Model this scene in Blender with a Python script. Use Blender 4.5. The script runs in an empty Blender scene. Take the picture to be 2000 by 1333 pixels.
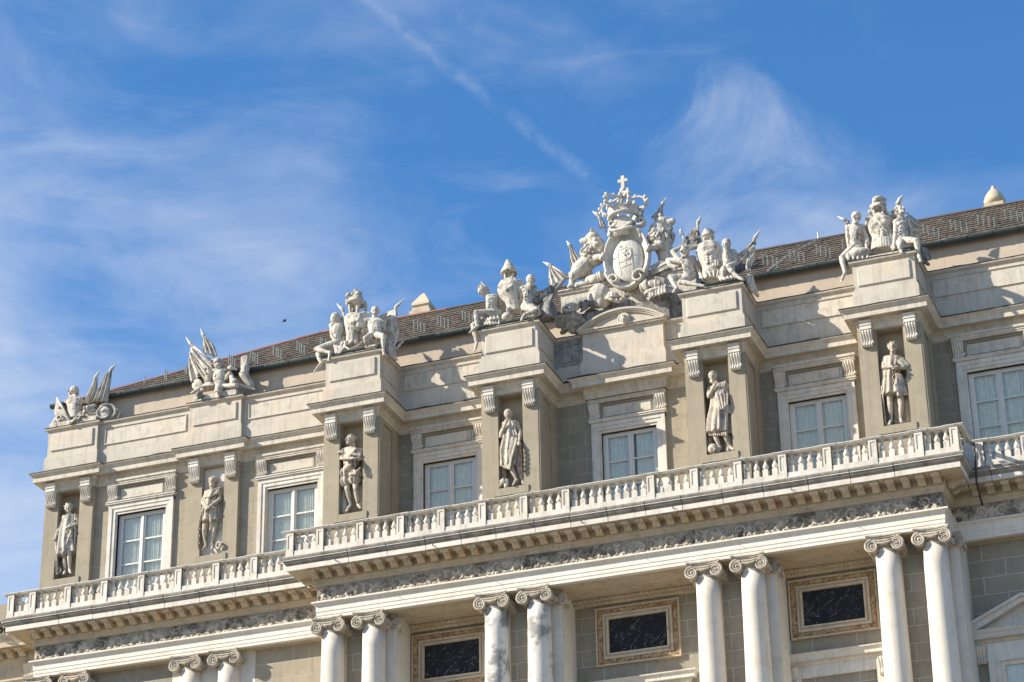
import bpy, math, random
import numpy as np
from mathutils import Vector, Matrix
random.seed(7)
rad = math.radians
scene = bpy.context.scene
COL = scene.collection

# ------------------------------------------------------------------ camera
cam_data = bpy.data.cameras.new('camera')
cam = bpy.data.objects.new('camera', cam_data); COL.objects.link(cam)
fwd = Vector((-0.3107, 0.8413, 0.4424)).normalized()
rgt = Vector((0.9353, 0.3536, -0.0159)); rgt = (rgt - fwd*rgt.dot(fwd)).normalized()
upv = rgt.cross(fwd)
M = Matrix((rgt, upv, -fwd)).transposed().to_4x4()
M.translation = Vector((23.599, -74.747, -37.308))
cam.matrix_world = M
cam_data.sensor_fit = 'HORIZONTAL'; cam_data.sensor_width = 36.0
cam_data.lens = 4972.38/2000*36
cam_data.clip_start = 0.5; cam_data.clip_end = 6000
scene.camera = cam

# ------------------------------------------------------------------ light
SUN_TRAVEL = Vector((1.78, 1.0, -1.18)).normalized()
SUN_EL = math.asin(-SUN_TRAVEL.z)
SUN_AZ = math.atan2(-SUN_TRAVEL.x, -SUN_TRAVEL.y)
sun_data = bpy.data.lights.new('sun', 'SUN')
sun_data.energy = 5.0; sun_data.angle = rad(0.5); sun_data.color = (1.0, 0.915, 0.77)
sun = bpy.data.objects.new('sun', sun_data); COL.objects.link(sun)
sun.rotation_euler = SUN_TRAVEL.to_track_quat('-Z', 'Y').to_euler()
sun.location = (-60, -40, 60)
scene.view_settings.view_transform = 'Standard'
scene.view_settings.look = 'None'
scene.view_settings.exposure = 0.76
scene.view_settings.gamma = 1.0
scene.render.engine = 'CYCLES'
scene.cycles.use_denoising = True
scene.cycles.max_bounces = 6

world = bpy.data.worlds.new('World'); scene.world = world; world.use_nodes = True
def build_world():
    nt = world.node_tree; N = nt.nodes; L = nt.links; N.clear()
    out = N.new('ShaderNodeOutputWorld'); bg = N.new('ShaderNodeBackground')
    sky = N.new('ShaderNodeTexSky'); sky.sky_type = 'NISHITA'; sky.sun_disc = False
    sky.sun_elevation = SUN_EL; sky.sun_rotation = SUN_AZ
    sky.altitude = 0; sky.air_density = 1.0; sky.dust_density = 0.0; sky.ozone_density = 4.5
    bg.inputs['Strength'].default_value = 0.124
    def math_(op, a, b=None, clamp=False):
        n = N.new('ShaderNodeMath'); n.operation = op; n.use_clamp = clamp
        for i, v in enumerate((a, b)):
            if v is None: continue
            if isinstance(v, (int, float)): n.inputs[i].default_value = v
            else: L.new(v, n.inputs[i])
        return n.outputs[0]
    tc = N.new('ShaderNodeTexCoord'); d = tc.outputs['Generated']
    # azimuth and elevation of the sky direction, in units of about 11.5 degrees
    sep = N.new('ShaderNodeSeparateXYZ'); L.new(d, sep.inputs[0])
    el = math_('ARCSINE', sep.outputs[2])
    az = math_('ARCTAN2', sep.outputs[0], sep.outputs[1])
    k = 4.97
    U = math_('MULTIPLY', math_('MULTIPLY', math_('ADD', az, 0.354), math_('COSINE', el)), k)
    V = math_('MULTIPLY', math_('SUBTRACT', el, 0.458), k)
    cmb = N.new('ShaderNodeCombineXYZ'); L.new(U, cmb.inputs[0]); L.new(V, cmb.inputs[1])
    P = cmb.outputs[0]
    def noise(vec, scale, detail, rough, dist=0.0, stretch=None, rot=0.0, off=(0, 0, 0)):
        mp = N.new('ShaderNodeMapping'); L.new(vec, mp.inputs[0]); mp.inputs['Rotation'].default_value = (0, 0, rot)
        mp.inputs['Scale'].default_value = stretch or (1, 1, 1); mp.inputs['Location'].default_value = off
        n = N.new('ShaderNodeTexNoise'); L.new(mp.outputs[0], n.inputs['Vector'])
        n.inputs['Scale'].default_value = scale; n.inputs['Detail'].default_value = detail
        n.inputs['Roughness'].default_value = rough; n.inputs['Distortion'].default_value = dist
        return n.outputs['Fac']
    def ramp(v, a, b):
        n = N.new('ShaderNodeMapRange'); n.interpolation_type = 'SMOOTHSTEP'; L.new(v, n.inputs[0])
        n.inputs[1].default_value = a; n.inputs[2].default_value = b
        return n.outputs[0]
    # broad cirrus veil, thicker low and to the left; fine wisps combed along a diagonal
    veil = noise(P, 1.7, 5, 0.55, 0.4, (1.0, 1.7, 1), rad(-22), (3.1, 1.7, 0))
    wisp = noise(P, 3.4, 8, 0.62, 0.8, (0.7, 2.1, 1), rad(-16), (7.3, 2.2, 0))
    Uc = math_('MAXIMUM', math_('MINIMUM', U, 1.1), -1.1); Vc = math_('MAXIMUM', math_('MINIMUM', V, 0.8), -0.5)
    bias = math_('ADD', math_('MULTIPLY', Uc, -0.10), math_('MULTIPLY', Vc, -0.15))
    f1 = ramp(math_('ADD', veil, bias), 0.34, 0.80)
    f2 = ramp(math_('ADD', wisp, bias), 0.46, 0.80)
    # a contrail drifting apart
    wob = math_('MULTIPLY', math_('SUBTRACT', noise(P, 3.0, 5, 0.55), 0.5), 0.12)
    # contrail curve u = -0.28+... as v falls from .67 to .30
    line = math_('ADD', math_('ADD', math_('MULTIPLY', math_('SUBTRACT', V, 0.49), -1.19), -0.055), wob)
    dist = math_('ABSOLUTE', math_('SUBTRACT', U, line))
    core = math_('SUBTRACT', 1.0, ramp(dist, 0.0, 0.034))
    core = math_('MULTIPLY', core, ramp(noise(P, 12.0, 8, 0.72, 0.5), 0.32, 0.68))
    core = math_('MULTIPLY', core, ramp(V, 0.22, 0.32))
    # a taller plume right of the crest
    pl = math_('ADD', math_('MULTIPLY', math_('SUBTRACT', V, 0.50), -0.35), math_('MULTIPLY', math_('SUBTRACT', noise(P, 4.0, 7, 0.65, 0.6, None, 0, (1, 5, 0)), 0.5), 0.35))
    pd = math_('ABSOLUTE', math_('SUBTRACT', math_('SUBTRACT', U, 0.43), pl))
    wid = math_('ADD', 0.07, math_('MULTIPLY', math_('MAXIMUM', math_('SUBTRACT', 0.50, V), 0.0), 0.95))
    plume = math_('SUBTRACT', 1.0, ramp(math_('DIVIDE', pd, wid), 0.0, 1.15))
    plume = math_('MULTIPLY', plume, math_('SUBTRACT', 1.0, ramp(V, 0.44, 0.56)))
    plume = math_('MULTIPLY', plume, ramp(noise(P, 3.4, 8, 0.64, 0.7, None, 0, (4, 9, 0)), 0.18, 0.80))
    tot = math_('ADD', math_('ADD', math_('MULTIPLY', f1, 0.44), math_('MULTIPLY', f2, 0.18)), math_('ADD', math_('MULTIPLY', core, 0.16), math_('MULTIPLY', plume, 0.44)), True)
    hsv = N.new('ShaderNodeHueSaturation'); L.new(sky.outputs[0], hsv.inputs['Color'])
    hsv.inputs['Saturation'].default_value = 1.18; hsv.inputs['Value'].default_value = 1.0
    mix = N.new('ShaderNodeMixRGB'); L.new(tot, mix.inputs[0]); L.new(hsv.outputs[0], mix.inputs[1])
    mix.inputs[2].default_value = (3.9, 4.15, 4.6, 1)
    L.new(mix.outputs[0], bg.inputs['Color']); L.new(bg.outputs[0], out.inputs[0])
build_world()
# ------------------------------------------------------------------ helpers
class MB:
    def __init__(self): self.v = []; self.f = []
    def add(self, vs, fs):
        o = len(self.v); self.v.extend([tuple(p) for p in vs]); self.f.extend([tuple(i+o for i in q) for q in fs]); return self
    def box(self, x0, x1, y0, y1, z0, z1):
        return self.add([(x0,y0,z0),(x1,y0,z0),(x1,y1,z0),(x0,y1,z0),(x0,y0,z1),(x1,y0,z1),(x1,y1,z1),(x0,y1,z1)],
            [(0,3,2,1),(4,5,6,7),(0,1,5,4),(1,2,6,5),(2,3,7,6),(3,0,4,7)])
    def sweep(self, prof, path, caps=True):
        # prof: (out, z) from top to bottom; path: plan points, outward side is to the right of travel when facing -Y
        n = len(path); rows = []
        nor = []
        for i in range(n-1):
            dx, dy = path[i+1][0]-path[i][0], path[i+1][1]-path[i][1]; l = math.hypot(dx, dy)
            nor.append((dy/l, -dx/l))
        for i in range(n):
            if i == 0: m = nor[0]
            elif i == n-1: m = nor[-1]
            else:
                a, b = nor[i-1], nor[i]; k = 1 + a[0]*b[0] + a[1]*b[1]
                m = ((a[0]+b[0])/max(k, .2), (a[1]+b[1])/max(k, .2))
            rows.append([(path[i][0]+m[0]*o, path[i][1]+m[1]*o, z) for o, z in prof])
        p = len(prof); vs = [q for r in rows for q in r]; fs = []
        for i in range(n-1):
            for j in range(p-1):
                a = i*p+j; fs.append((a, a+1, a+p+1, a+p))
            fs.append((i*p+p-1, i*p, (i+1)*p, (i+1)*p+p-1))
        if caps:
            fs.append(tuple(range(p-1, -1, -1))); fs.append(tuple((n-1)*p+j for j in range(p)))
        return self.add(vs, fs)
    def lathe(self, prof, c=(0,0,0), n=16, cap=True):
        vs = []; fs = []; m = len(prof)
        for i in range(n):
            a = 2*math.pi*i/n
            for r, z in prof: vs.append((c[0]+r*math.cos(a), c[1]+r*math.sin(a), c[2]+z))
        for i in range(n):
            k = (i+1) % n
            for j in range(m-1): fs.append((i*m+j, k*m+j, k*m+j+1, i*m+j+1))
        if cap:
            fs.append(tuple(i*m for i in range(n-1, -1, -1))); fs.append(tuple(i*m+m-1 for i in range(n)))
        return self.add(vs, fs)
    def tube(self, pts, rs, n=8, flat=None, cap=True):
        pts = [Vector(p) for p in pts]; m = len(pts)
        if isinstance(rs, (int, float)): rs = [rs]*m
        vs = []; fs = []; ref = None
        for i, p in enumerate(pts):
            t = (pts[min(i+1, m-1)]-pts[max(i-1, 0)])
            if t.length < 1e-9: t = Vector((0,0,1))
            t.normalize()
            if ref is None: ref = Vector((0,0,1)) if abs(t.z) < .9 else Vector((1,0,0))
            a = t.cross(ref)
            if a.length < 1e-6: a = t.orthogonal()
            a.normalize(); b = a.cross(t).normalized(); ref = b
            for k in range(n):
                w = 2*math.pi*k/n; q = p + (a*math.cos(w) + b*math.sin(w))*rs[i]
                vs.append(q)
        for i in range(m-1):
            for k in range(n):
                l = (k+1) % n; fs.append((i*n+k, i*n+l, (i+1)*n+l, (i+1)*n+k))
        if cap:
            fs.append(tuple(range(n-1, -1, -1))); fs.append(tuple((m-1)*n+k for k in range(n)))
        return self.add(vs, fs)
    def prism(self, poly, axis, a0, a1):
        # poly of 2-D points; axis 'x': (y,z); 'y': (x,z); 'z': (x,y)
        n = len(poly)
        def p3(q, a): return {'x': (a, q[0], q[1]), 'y': (q[0], a, q[1]), 'z': (q[0], q[1], a)}[axis]
        vs = [p3(q, a0) for q in poly] + [p3(q, a1) for q in poly]
        fs = [tuple(range(n)), tuple(range(2*n-1, n-1, -1))] + [(i, i+n, (i+1) % n+n, (i+1) % n) for i in range(n)]
        return self.add(vs, fs)
    def ell(self, c, r, n=12, m=8, rot=None):
        vs = []; fs = []
        for j in range(1, m):
            t = math.pi*j/m
            for i in range(n):
                a = 2*math.pi*i/n; q = Vector((r[0]*math.sin(t)*math.cos(a), r[1]*math.sin(t)*math.sin(a), r[2]*math.cos(t)))
                if rot is not None: q = rot @ q
                vs.append((c[0]+q.x, c[1]+q.y, c[2]+q.z))
        tq = Vector((0,0,r[2])); bq = Vector((0,0,-r[2]))
        if rot is not None: tq = rot @ tq; bq = rot @ bq
        T = len(vs); vs.append((c[0]+tq.x, c[1]+tq.y, c[2]+tq.z)); vs.append((c[0]+bq.x, c[1]+bq.y, c[2]+bq.z))
        for j in range(m-2):
            for i in range(n):
                k = (i+1) % n; fs.append((j*n+i, (j+1)*n+i, (j+1)*n+k, j*n+k))
        for i in range(n):
            k = (i+1) % n; fs.append((T, i, k)); fs.append((T+1, (m-2)*n+k, (m-2)*n+i))
        return self.add(vs, fs)
    def mesh(self, name, mat, smooth=False, fix=True):
        me = bpy.data.meshes.new(name); me.from_pydata(self.v, [], self.f)
        if fix:
            import bmesh
            bm = bmesh.new(); bm.from_mesh(me); bmesh.ops.recalc_face_normals(bm, faces=bm.faces); bm.to_mesh(me); bm.free()
        if smooth: me.polygons.foreach_set('use_smooth', [True]*len(me.polygons))
        me.update()
        if mat: me.materials.append(MAT[mat])
        return me
    def build(self, name, mat, parent=None, smooth=False, loc=None):
        return link(name, self.mesh(name, mat, smooth), parent, loc)

def link(name, me, parent=None, loc=None, rotz=0.0):
    o = bpy.data.objects.new(name, me); COL.objects.link(o)
    if loc is not None: o.location = loc
    if rotz: o.rotation_euler = (0, 0, rotz)
    if parent is not None:
        o.parent = parent
        if parent.type == 'EMPTY': o.matrix_parent_inverse = Matrix.Translation(-parent.location)
    return o
def tag(o, label=None, cat=None, group=None, kind=None):
    for k, v in (('label', label), ('category', cat), ('group', group), ('kind', kind)):
        if v: o[k] = v
    return o
def thing(name, loc, label, cat, group=None):
    o = bpy.data.objects.new(name, None); o.empty_display_size = .3; COL.objects.link(o); o.location = loc
    return tag(o, label, cat, group)

# ------------------------------------------------------------------ materials
MAT = {}
def nodes(name):
    m = bpy.data.materials.new(name); m.use_nodes = True; MAT[name] = m
    return m, m.node_tree.nodes, m.node_tree.links, m.node_tree.nodes['Principled BSDF']
def stone(name, col, dark, spot=.5, dirt=(.16,.145,.125), amt=.5, streak=.4, scale=1.0, rough=.85, bump=.25, lo=.52, hi=.72, warm=None, fine=26.0):
    m, N, L, B = nodes(name)
    g = N.new('ShaderNodeNewGeometry'); pos = g.outputs['Position']
    def mp(sc, loc=(0,0,0)):
        q = N.new('ShaderNodeMapping'); q.inputs['Scale'].default_value = sc; q.inputs['Location'].default_value = loc; L.new(pos, q.inputs[0]); return q.outputs[0]
    def nz(vec, s, d=6, r=.6):
        n = N.new('ShaderNodeTexNoise'); L.new(vec, n.inputs['Vector']); n.inputs['Scale'].default_value = s; n.inputs['Detail'].default_value = d; n.inputs['Roughness'].default_value = r; return n.outputs['Fac']
    def rg(v, a, b, c=0, d=1):
        n = N.new('ShaderNodeMapRange'); L.new(v, n.inputs[0]); n.inputs[1].default_value = a; n.inputs[2].default_value = b; n.inputs[3].default_value = c; n.inputs[4].default_value = d; return n.outputs[0]
    def mix(f, a, b):
        n = N.new('ShaderNodeMixRGB')
        for i, v in ((0, f), (1, a), (2, b)):
            if isinstance(v, (int, float)): n.inputs[i].default_value = v
            elif isinstance(v, tuple): n.inputs[i].default_value = v+(1,)
            else: L.new(v, n.inputs[i])
        return n.outputs[0]
    c = mix(rg(nz(mp((1,1,1)), .9*scale, 7, .65), .35, .68), col, dark)
    oi = N.new('ShaderNodeObjectInfo'); c = mix(rg(oi.outputs['Random'], 0, 1, 0, .30), c, tuple(x*.78 for x in dark))
    if warm: c = mix(rg(nz(mp((1,1,1.6), (5,2,9)), .7*scale, 5, .6), .5, .75, 0, .8), c, warm)
    c = mix(rg(nz(mp((1,1,1), (3,8,1)), fine, 3, .6), .3, .75, 0, .35), c, tuple(x*.72 for x in col))
    st = nz(mp((6.5, 6.5, .40), (1,4,2)), 1.0*scale, 7, .68)
    c = mix(rg(st, .49, .72, 0, streak), c, dirt)
    pt = nz(mp((1,1,1), (9,1,6)), 2.3*scale, 9, .7)
    c = mix(rg(pt, lo, hi, 0, amt), c, dirt)
    L.new(c, B.inputs['Base Color']); B.inputs['Roughness'].default_value = rough
    B.inputs['Specular IOR Level'].default_value = .25
    bp = N.new('ShaderNodeBump'); bp.inputs['Strength'].default_value = bump; bp.inputs['Distance'].default_value = .02
    L.new(nz(mp((1,1,1)), fine*.55, 8, .7), bp.inputs['Height']); L.new(bp.outputs[0], B.inputs['Normal'])
    return m
stone('cream', (.63,.57,.48), (.53,.475,.395), amt=.45, streak=.5, dirt=(.29,.255,.21), warm=(.635,.515,.385), bump=.22, lo=.50, hi=.70)
stone('cornice_cream', (.67,.61,.51), (.56,.505,.42), amt=.5, streak=.45, dirt=(.22,.195,.16), warm=(.64,.52,.385), bump=.22, lo=.51, hi=.68, scale=1.3)
stone('plaster', (.395,.34,.25), (.33,.285,.21), amt=.42, streak=.5, dirt=(.21,.185,.145), warm=(.42,.345,.25), bump=.18, lo=.5, hi=.7)
stone('plaster_grey', (.35,.315,.245), (.285,.255,.20), amt=.4, streak=.4, dirt=(.16,.14,.11), bump=.18, lo=.5, hi=.7)
stone('joint', (.72,.68,.60), (.62,.585,.52), amt=.2, streak=.1)
stone('marble', (.75,.705,.63), (.65,.605,.535), amt=.5, streak=.5, dirt=(.30,.27,.23), bump=.15, warm=(.72,.61,.47), lo=.5, hi=.7)
stone('marble_column', (.74,.68,.595), (.66,.60,.515), amt=.35, streak=.42, dirt=(.38,.33,.27), bump=.1, warm=(.70,.585,.45), scale=.9, lo=.5, hi=.72)
stone('marble_veined', (.74,.70,.635), (.64,.60,.545), amt=.9, streak=.3, dirt=(.24,.235,.225), bump=.12, lo=.5, hi=.60, scale=.75)
stone('marble_baluster', (.72,.68,.61), (.60,.55,.47), amt=.45, streak=.5, dirt=(.30,.26,.21), bump=.15, warm=(.66,.53,.38), scale=1.8)
stone('cornice_dark', (.36,.33,.285), (.25,.23,.20), amt=.7, streak=.5, dirt=(.085,.08,.072), bump=.25, scale=1.0, lo=.48, hi=.66)  # weathered grey moulding, with its shade also put into the colour
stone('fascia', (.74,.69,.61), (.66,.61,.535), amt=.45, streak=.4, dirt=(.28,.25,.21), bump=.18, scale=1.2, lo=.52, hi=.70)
stone('marble_white', (.78,.735,.66), (.72,.675,.60), amt=.3, streak=.3, dirt=(.36,.325,.28), bump=.12, warm=(.74,.64,.50), lo=.52, hi=.72)
stone('capital', (.60,.535,.44), (.44,.385,.31), amt=.75, streak=.6, dirt=(.16,.135,.11), bump=.3, scale=2.2, lo=.48, hi=.66, warm=(.60,.46,.31))
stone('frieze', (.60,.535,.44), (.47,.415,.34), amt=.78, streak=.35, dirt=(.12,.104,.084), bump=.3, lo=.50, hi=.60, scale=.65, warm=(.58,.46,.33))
stone('frieze_ground_shade', (.45,.395,.32), (.35,.305,.25), amt=.85, streak=.3, dirt=(.095,.082,.066), bump=.35, scale=.65, lo=.49, hi=.59)  # weathered relief ground, darkened further to paint in recess shade
stone('parapet_stained', (.44,.41,.37), (.30,.285,.265), amt=.8, streak=.7, dirt=(.14,.135,.13), bump=.3, lo=.46, hi=.64, scale=2.0)
stone('soffit', (.62,.53,.40), (.50,.42,.31), amt=.6, streak=.3, dirt=(.20,.16,.115), bump=.2, warm=(.60,.45,.28))
stone('statue', (.69,.64,.555), (.53,.485,.415), amt=.75, streak=.75, dirt=(.11,.103,.092), bump=.5, lo=.505, hi=.64, scale=2.0, fine=38, warm=(.65,.545,.42))
stone('statue_pale', (.68,.645,.575), (.58,.55,.49), amt=.5, streak=.5, dirt=(.22,.21,.19), bump=.3, lo=.52, hi=.68, scale=1.6, fine=38)
stone('statue_warm', (.60,.525,.425), (.46,.395,.315), amt=.72, streak=.65, dirt=(.13,.108,.086), bump=.5, lo=.50, hi=.65, scale=2.2, fine=38)
stone('rock', (.54,.475,.405), (.36,.32,.275), amt=.75, streak=.4, dirt=(.09,.085,.08), bump=.9, lo=.50, hi=.64, scale=1.4)
stone('stained', (.46,.43,.385), (.22,.21,.195), amt=.9, streak=.85, dirt=(.07,.07,.07), bump=.3, lo=.40, hi=.62, scale=1.3)
stone('upper_wall', (.56,.46,.36), (.48,.40,.32), amt=.3, streak=.3, dirt=(.28,.24,.2), bump=.15, warm=(.60,.46,.34))
stone('ground', (.26,.225,.18), (.22,.19,.15), amt=.3, streak=0, bump=.1)
def simple(name, col, rough=.6, metal=0.0, var=.25, scale=8.0, bump=.1):
    m, N, L, B = nodes(name)
    g = N.new('ShaderNodeNewGeometry'); n = N.new('ShaderNodeTexNoise'); L.new(g.outputs['Position'], n.inputs['Vector'])
    n.inputs['Scale'].default_value = scale; n.inputs['Detail'].default_value = 6
    x = N.new('ShaderNodeMixRGB'); L.new(n.outputs['Fac'], x.inputs[0]); x.inputs[1].default_value = tuple(c*(1-var) for c in col)+(1,); x.inputs[2].default_value = tuple(min(1, c*(1+var)) for c in col)+(1,)
    L.new(x.outputs[0], B.inputs['Base Color']); B.inputs['Roughness'].default_value = rough; B.inputs['Metallic'].default_value = metal
    bp = N.new('ShaderNodeBump'); bp.inputs['Strength'].default_value = bump; bp.inputs['Distance'].default_value = .01; L.new(n.outputs['Fac'], bp.inputs['Height']); L.new(bp.outputs[0], B.inputs['Normal'])
    return m
simple('flashing', (.055,.05,.045), .7)
simple('gutter', (.035,.055,.055), .45)
simple('copper_guard', (.15,.19,.175), .6)
simple('ridge', (.26,.11,.08), .8)
simple('ridge_dark', (.085,.07,.06), .8)
simple('wood_white', (.62,.60,.55), .5, var=.12)
simple('sash_gap', (.10,.095,.085), .7)
simple('iron', (.028,.026,.025), .6)
simple('rusty', (.11,.05,.03), .8, var=.5, scale=20)
simple('bird', (.018,.018,.02), .6)
simple('spear', (.50,.52,.48), .7, var=.3, scale=10)
def special():
    # roof tiles: rows of small stone slabs
    m, N, L, B = nodes('roof_tile')
    g = N.new('ShaderNodeNewGeometry'); mp = N.new('ShaderNodeMapping'); L.new(g.outputs['Position'], mp.inputs[0]); mp.inputs['Scale'].default_value = (4.2, 3.0, 3.0)
    v = N.new('ShaderNodeTexVoronoi'); v.voronoi_dimensions = '3D'; L.new(mp.outputs[0], v.inputs['Vector']); v.inputs['Scale'].default_value = 1
    n = N.new('ShaderNodeTexNoise'); L.new(g.outputs['Position'], n.inputs['Vector']); n.inputs['Scale'].default_value = 1.1; n.inputs['Detail'].default_value = 8
    r = N.new('ShaderNodeValToRGB'); L.new(v.outputs['Color'], r.inputs[0])
    r.color_ramp.elements[0].color = (.055,.045,.036,1); r.color_ramp.elements[1].color = (.25,.20,.15,1)
    x = N.new('ShaderNodeMixRGB'); L.new(n.outputs['Fac'], x.inputs[0]); L.new(r.outputs[0], x.inputs[1]); x.inputs[2].default_value = (.125,.10,.078,1)
    L.new(x.outputs[0], B.inputs['Base Color']); B.inputs['Roughness'].default_value = .8
    # old window glass in front of lace curtains
    m, N, L, B = nodes('glass')
    out = [q for q in N if q.type == 'OUTPUT_MATERIAL'][0]
    tr = N.new('ShaderNodeBsdfTransparent'); tr.inputs[0].default_value = (.96,.975,.955,1)
    gl = N.new('ShaderNodeBsdfGlossy'); gl.inputs['Roughness'].default_value = .04; gl.inputs[0].default_value = (.95,.97,1,1)
    fr = N.new('ShaderNodeFresnel'); fr.inputs['IOR'].default_value = 1.52
    ma = N.new('ShaderNodeMath'); ma.operation = 'MULTIPLY_ADD'; L.new(fr.outputs[0], ma.inputs[0]); ma.inputs[1].default_value = .7; ma.inputs[2].default_value = .0
    g = N.new('ShaderNodeNewGeometry'); n = N.new('ShaderNodeTexNoise'); L.new(g.outputs['Position'], n.inputs['Vector']); n.inputs['Scale'].default_value = 2.2
    bp = N.new('ShaderNodeBump'); bp.inputs['Strength'].default_value = .12; bp.inputs['Distance'].default_value = .03; L.new(n.outputs['Fac'], bp.inputs['Height']); L.new(bp.outputs[0], gl.inputs['Normal'])
    mx = N.new('ShaderNodeMixShader'); L.new(ma.outputs[0], mx.inputs[0]); L.new(tr.outputs[0], mx.inputs[1]); L.new(gl.outputs[0], mx.inputs[2]); L.new(mx.outputs[0], out.inputs[0])
    m, N, L, B = nodes('curtain')
    g = N.new('ShaderNodeNewGeometry'); n = N.new('ShaderNodeTexNoise'); L.new(g.outputs['Position'], n.inputs['Vector']); n.inputs['Scale'].default_value = 9; n.inputs['Detail'].default_value = 9; n.inputs['Roughness'].default_value = .75
    r = N.new('ShaderNodeValToRGB'); L.new(n.outputs['Fac'], r.inputs[0]); r.color_ramp.elements[0].position = .40; r.color_ramp.elements[1].position = .64
    r.color_ramp.elements[0].color = (.68,.69,.65,1); r.color_ramp.elements[1].color = (.84,.83,.77,1)
    L.new(r.outputs[0], B.inputs['Base Color']); B.inputs['Roughness'].default_value = .9
    # black marble with thin white veins
    m, N, L, B = nodes('black_marble')
    g = N.new('ShaderNodeNewGeometry'); prev = None
    for rot, sc, loc, wdt, amp in ((.75, (.9, 1, 5.0), (0,0,0), .010, .55), (-.5, (1.1, 1, 6.0), (4,2,1), .007, .40), (1.15, (.8, 1, 3.2), (8,5,3), .008, .35)):
        m0 = N.new('ShaderNodeMapping'); m0.inputs['Rotation'].default_value = (0, rot, 0); L.new(g.outputs['Position'], m0.inputs[0])
        mp = N.new('ShaderNodeMapping'); mp.inputs['Scale'].default_value = sc; mp.inputs['Location'].default_value = loc; L.new(m0.outputs[0], mp.inputs[0])
        n = N.new('ShaderNodeTexNoise'); L.new(mp.outputs[0], n.inputs['Vector']); n.inputs['Scale'].default_value = .9; n.inputs['Detail'].default_value = 3; n.inputs['Roughness'].default_value = .5
        s1 = N.new('ShaderNodeMath'); s1.operation = 'SUBTRACT'; L.new(n.outputs['Fac'], s1.inputs[0]); s1.inputs[1].default_value = .5
        s2 = N.new('ShaderNodeMath'); s2.operation = 'ABSOLUTE'; L.new(s1.outputs[0], s2.inputs[0])
        mr = N.new('ShaderNodeMapRange'); L.new(s2.outputs[0], mr.inputs[0]); mr.inputs[1].default_value = 0; mr.inputs[2].default_value = wdt; mr.inputs[3].default_value = amp; mr.inputs[4].default_value = 0
        n2 = N.new('ShaderNodeTexNoise'); L.new(mp.outputs[0], n2.inputs['Vector']); n2.inputs['Scale'].default_value = 2.6
        m2 = N.new('ShaderNodeMapRange'); L.new(n2.outputs['Fac'], m2.inputs[0]); m2.inputs[1].default_value = .42; m2.inputs[2].default_value = .62
        mu = N.new('ShaderNodeMath'); mu.operation = 'MULTIPLY'; L.new(mr.outputs[0], mu.inputs[0]); L.new(m2.outputs[0], mu.inputs[1])
        if prev is None: prev = mu.outputs[0]
        else:
            mx = N.new('ShaderNodeMath'); mx.operation = 'MAXIMUM'; L.new(prev, mx.inputs[0]); L.new(mu.outputs[0], mx.inputs[1]); prev = mx.outputs[0]
    x = N.new('ShaderNodeMixRGB'); L.new(prev, x.inputs[0]); x.inputs[1].default_value = (.016,.016,.019,1); x.inputs[2].default_value = (.42,.42,.43,1)
    L.new(x.outputs[0], B.inputs['Base Color']); B.inputs['Roughness'].default_value = .5; B.inputs['Specular IOR Level'].default_value = .15
    # gilt, brown carved frame
    m, N, L, B = nodes('frame_ornament')
    g = N.new('ShaderNodeNewGeometry'); n = N.new('ShaderNodeTexNoise'); L.new(g.outputs['Position'], n.inputs['Vector']); n.inputs['Scale'].default_value = 6; n.inputs['Detail'].default_value = 6
    r = N.new('ShaderNodeValToRGB'); L.new(n.outputs['Fac'], r.inputs[0]); r.color_ramp.elements[0].position = .35; r.color_ramp.elements[1].position = .65
    r.color_ramp.elements[0].color = (.27,.15,.07,1); r.color_ramp.elements[1].color = (.55,.40,.24,1)
    L.new(r.outputs[0], B.inputs['Base Color']); B.inputs['Roughness'].default_value = .8
special()
# ------------------------------------------------------------------ setting
GZ = -39.0
tag(MB().add([(-900,-900,GZ),(900,-900,GZ),(900,900,GZ),(-900,900,GZ)], [(0,1,2,3)]).build('ground', 'ground'), kind='structure')

palace = thing('palace', (0, .5, GZ), 'cream and grey palace facade with balustrade, paired marble columns and statues', 'building')
X1, X2, XA, XB = -21.47, -15.60, 3.62, 9.485
PIERS = [(X1, .25), (X2, .25), (-XB, -1.35), (-XA, -1.35), (XA, -1.35), (XB, -1.35), (-X2, .25), (-X1, .25)]
WALL = .45
def path_piers(hw, wall, wing, front, centre=None, end_y=10.0):
    p = [(X1-hw, end_y)]
    for x, y in PIERS:
        f = front if y < 0 else wing
        if x == X1: p += [(x-hw, f), (x+hw, f), (x+hw, wall)]
        elif x == -X1: p += [(x-hw, wall), (x-hw, f), (x+hw, f)]
        else: p += [(x-hw, wall), (x-hw, f), (x+hw, f), (x+hw, wall)]
        if x == -XA and centre: p += [(-centre[0], wall), (-centre[0], centre[1]), (centre[0], centre[1]), (centre[0], wall)]
    p.append((-X1+hw, end_y))
    return p

# main body behind everything
MB().box(X1-.95, -X1+.95, 1.15, 12, GZ, 2.9).build('wall_core', 'upper_wall', palace)
MB().box(X1-.9, -X1+.9, .98, 1.2, 1.5, 3.16).build('eaves_wall', 'upper_wall', palace)

# upper storey wall with window openings
BAYS = [(X1+X2)/2, (X2-XB)/2, -(XA+XB)/2, 0.0, (XA+XB)/2, (XB-X2)/2, (-X1-X2)/2]
OHW, OTOP = .985, -1.90
wall = MB(); edges = [X1+.9] + [v for x in BAYS for v in (x-OHW, x+OHW)] + [-X1-.9]
for i in range(0, len(edges), 2): wall.box(edges[i], edges[i+1], WALL, 1.2, -5.75, -.2)
for x in BAYS: wall.box(x-OHW, x+OHW, WALL, 1.2, OTOP, -.2)
wall_up = wall.build('upper_wall', 'joint', palace)
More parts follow.
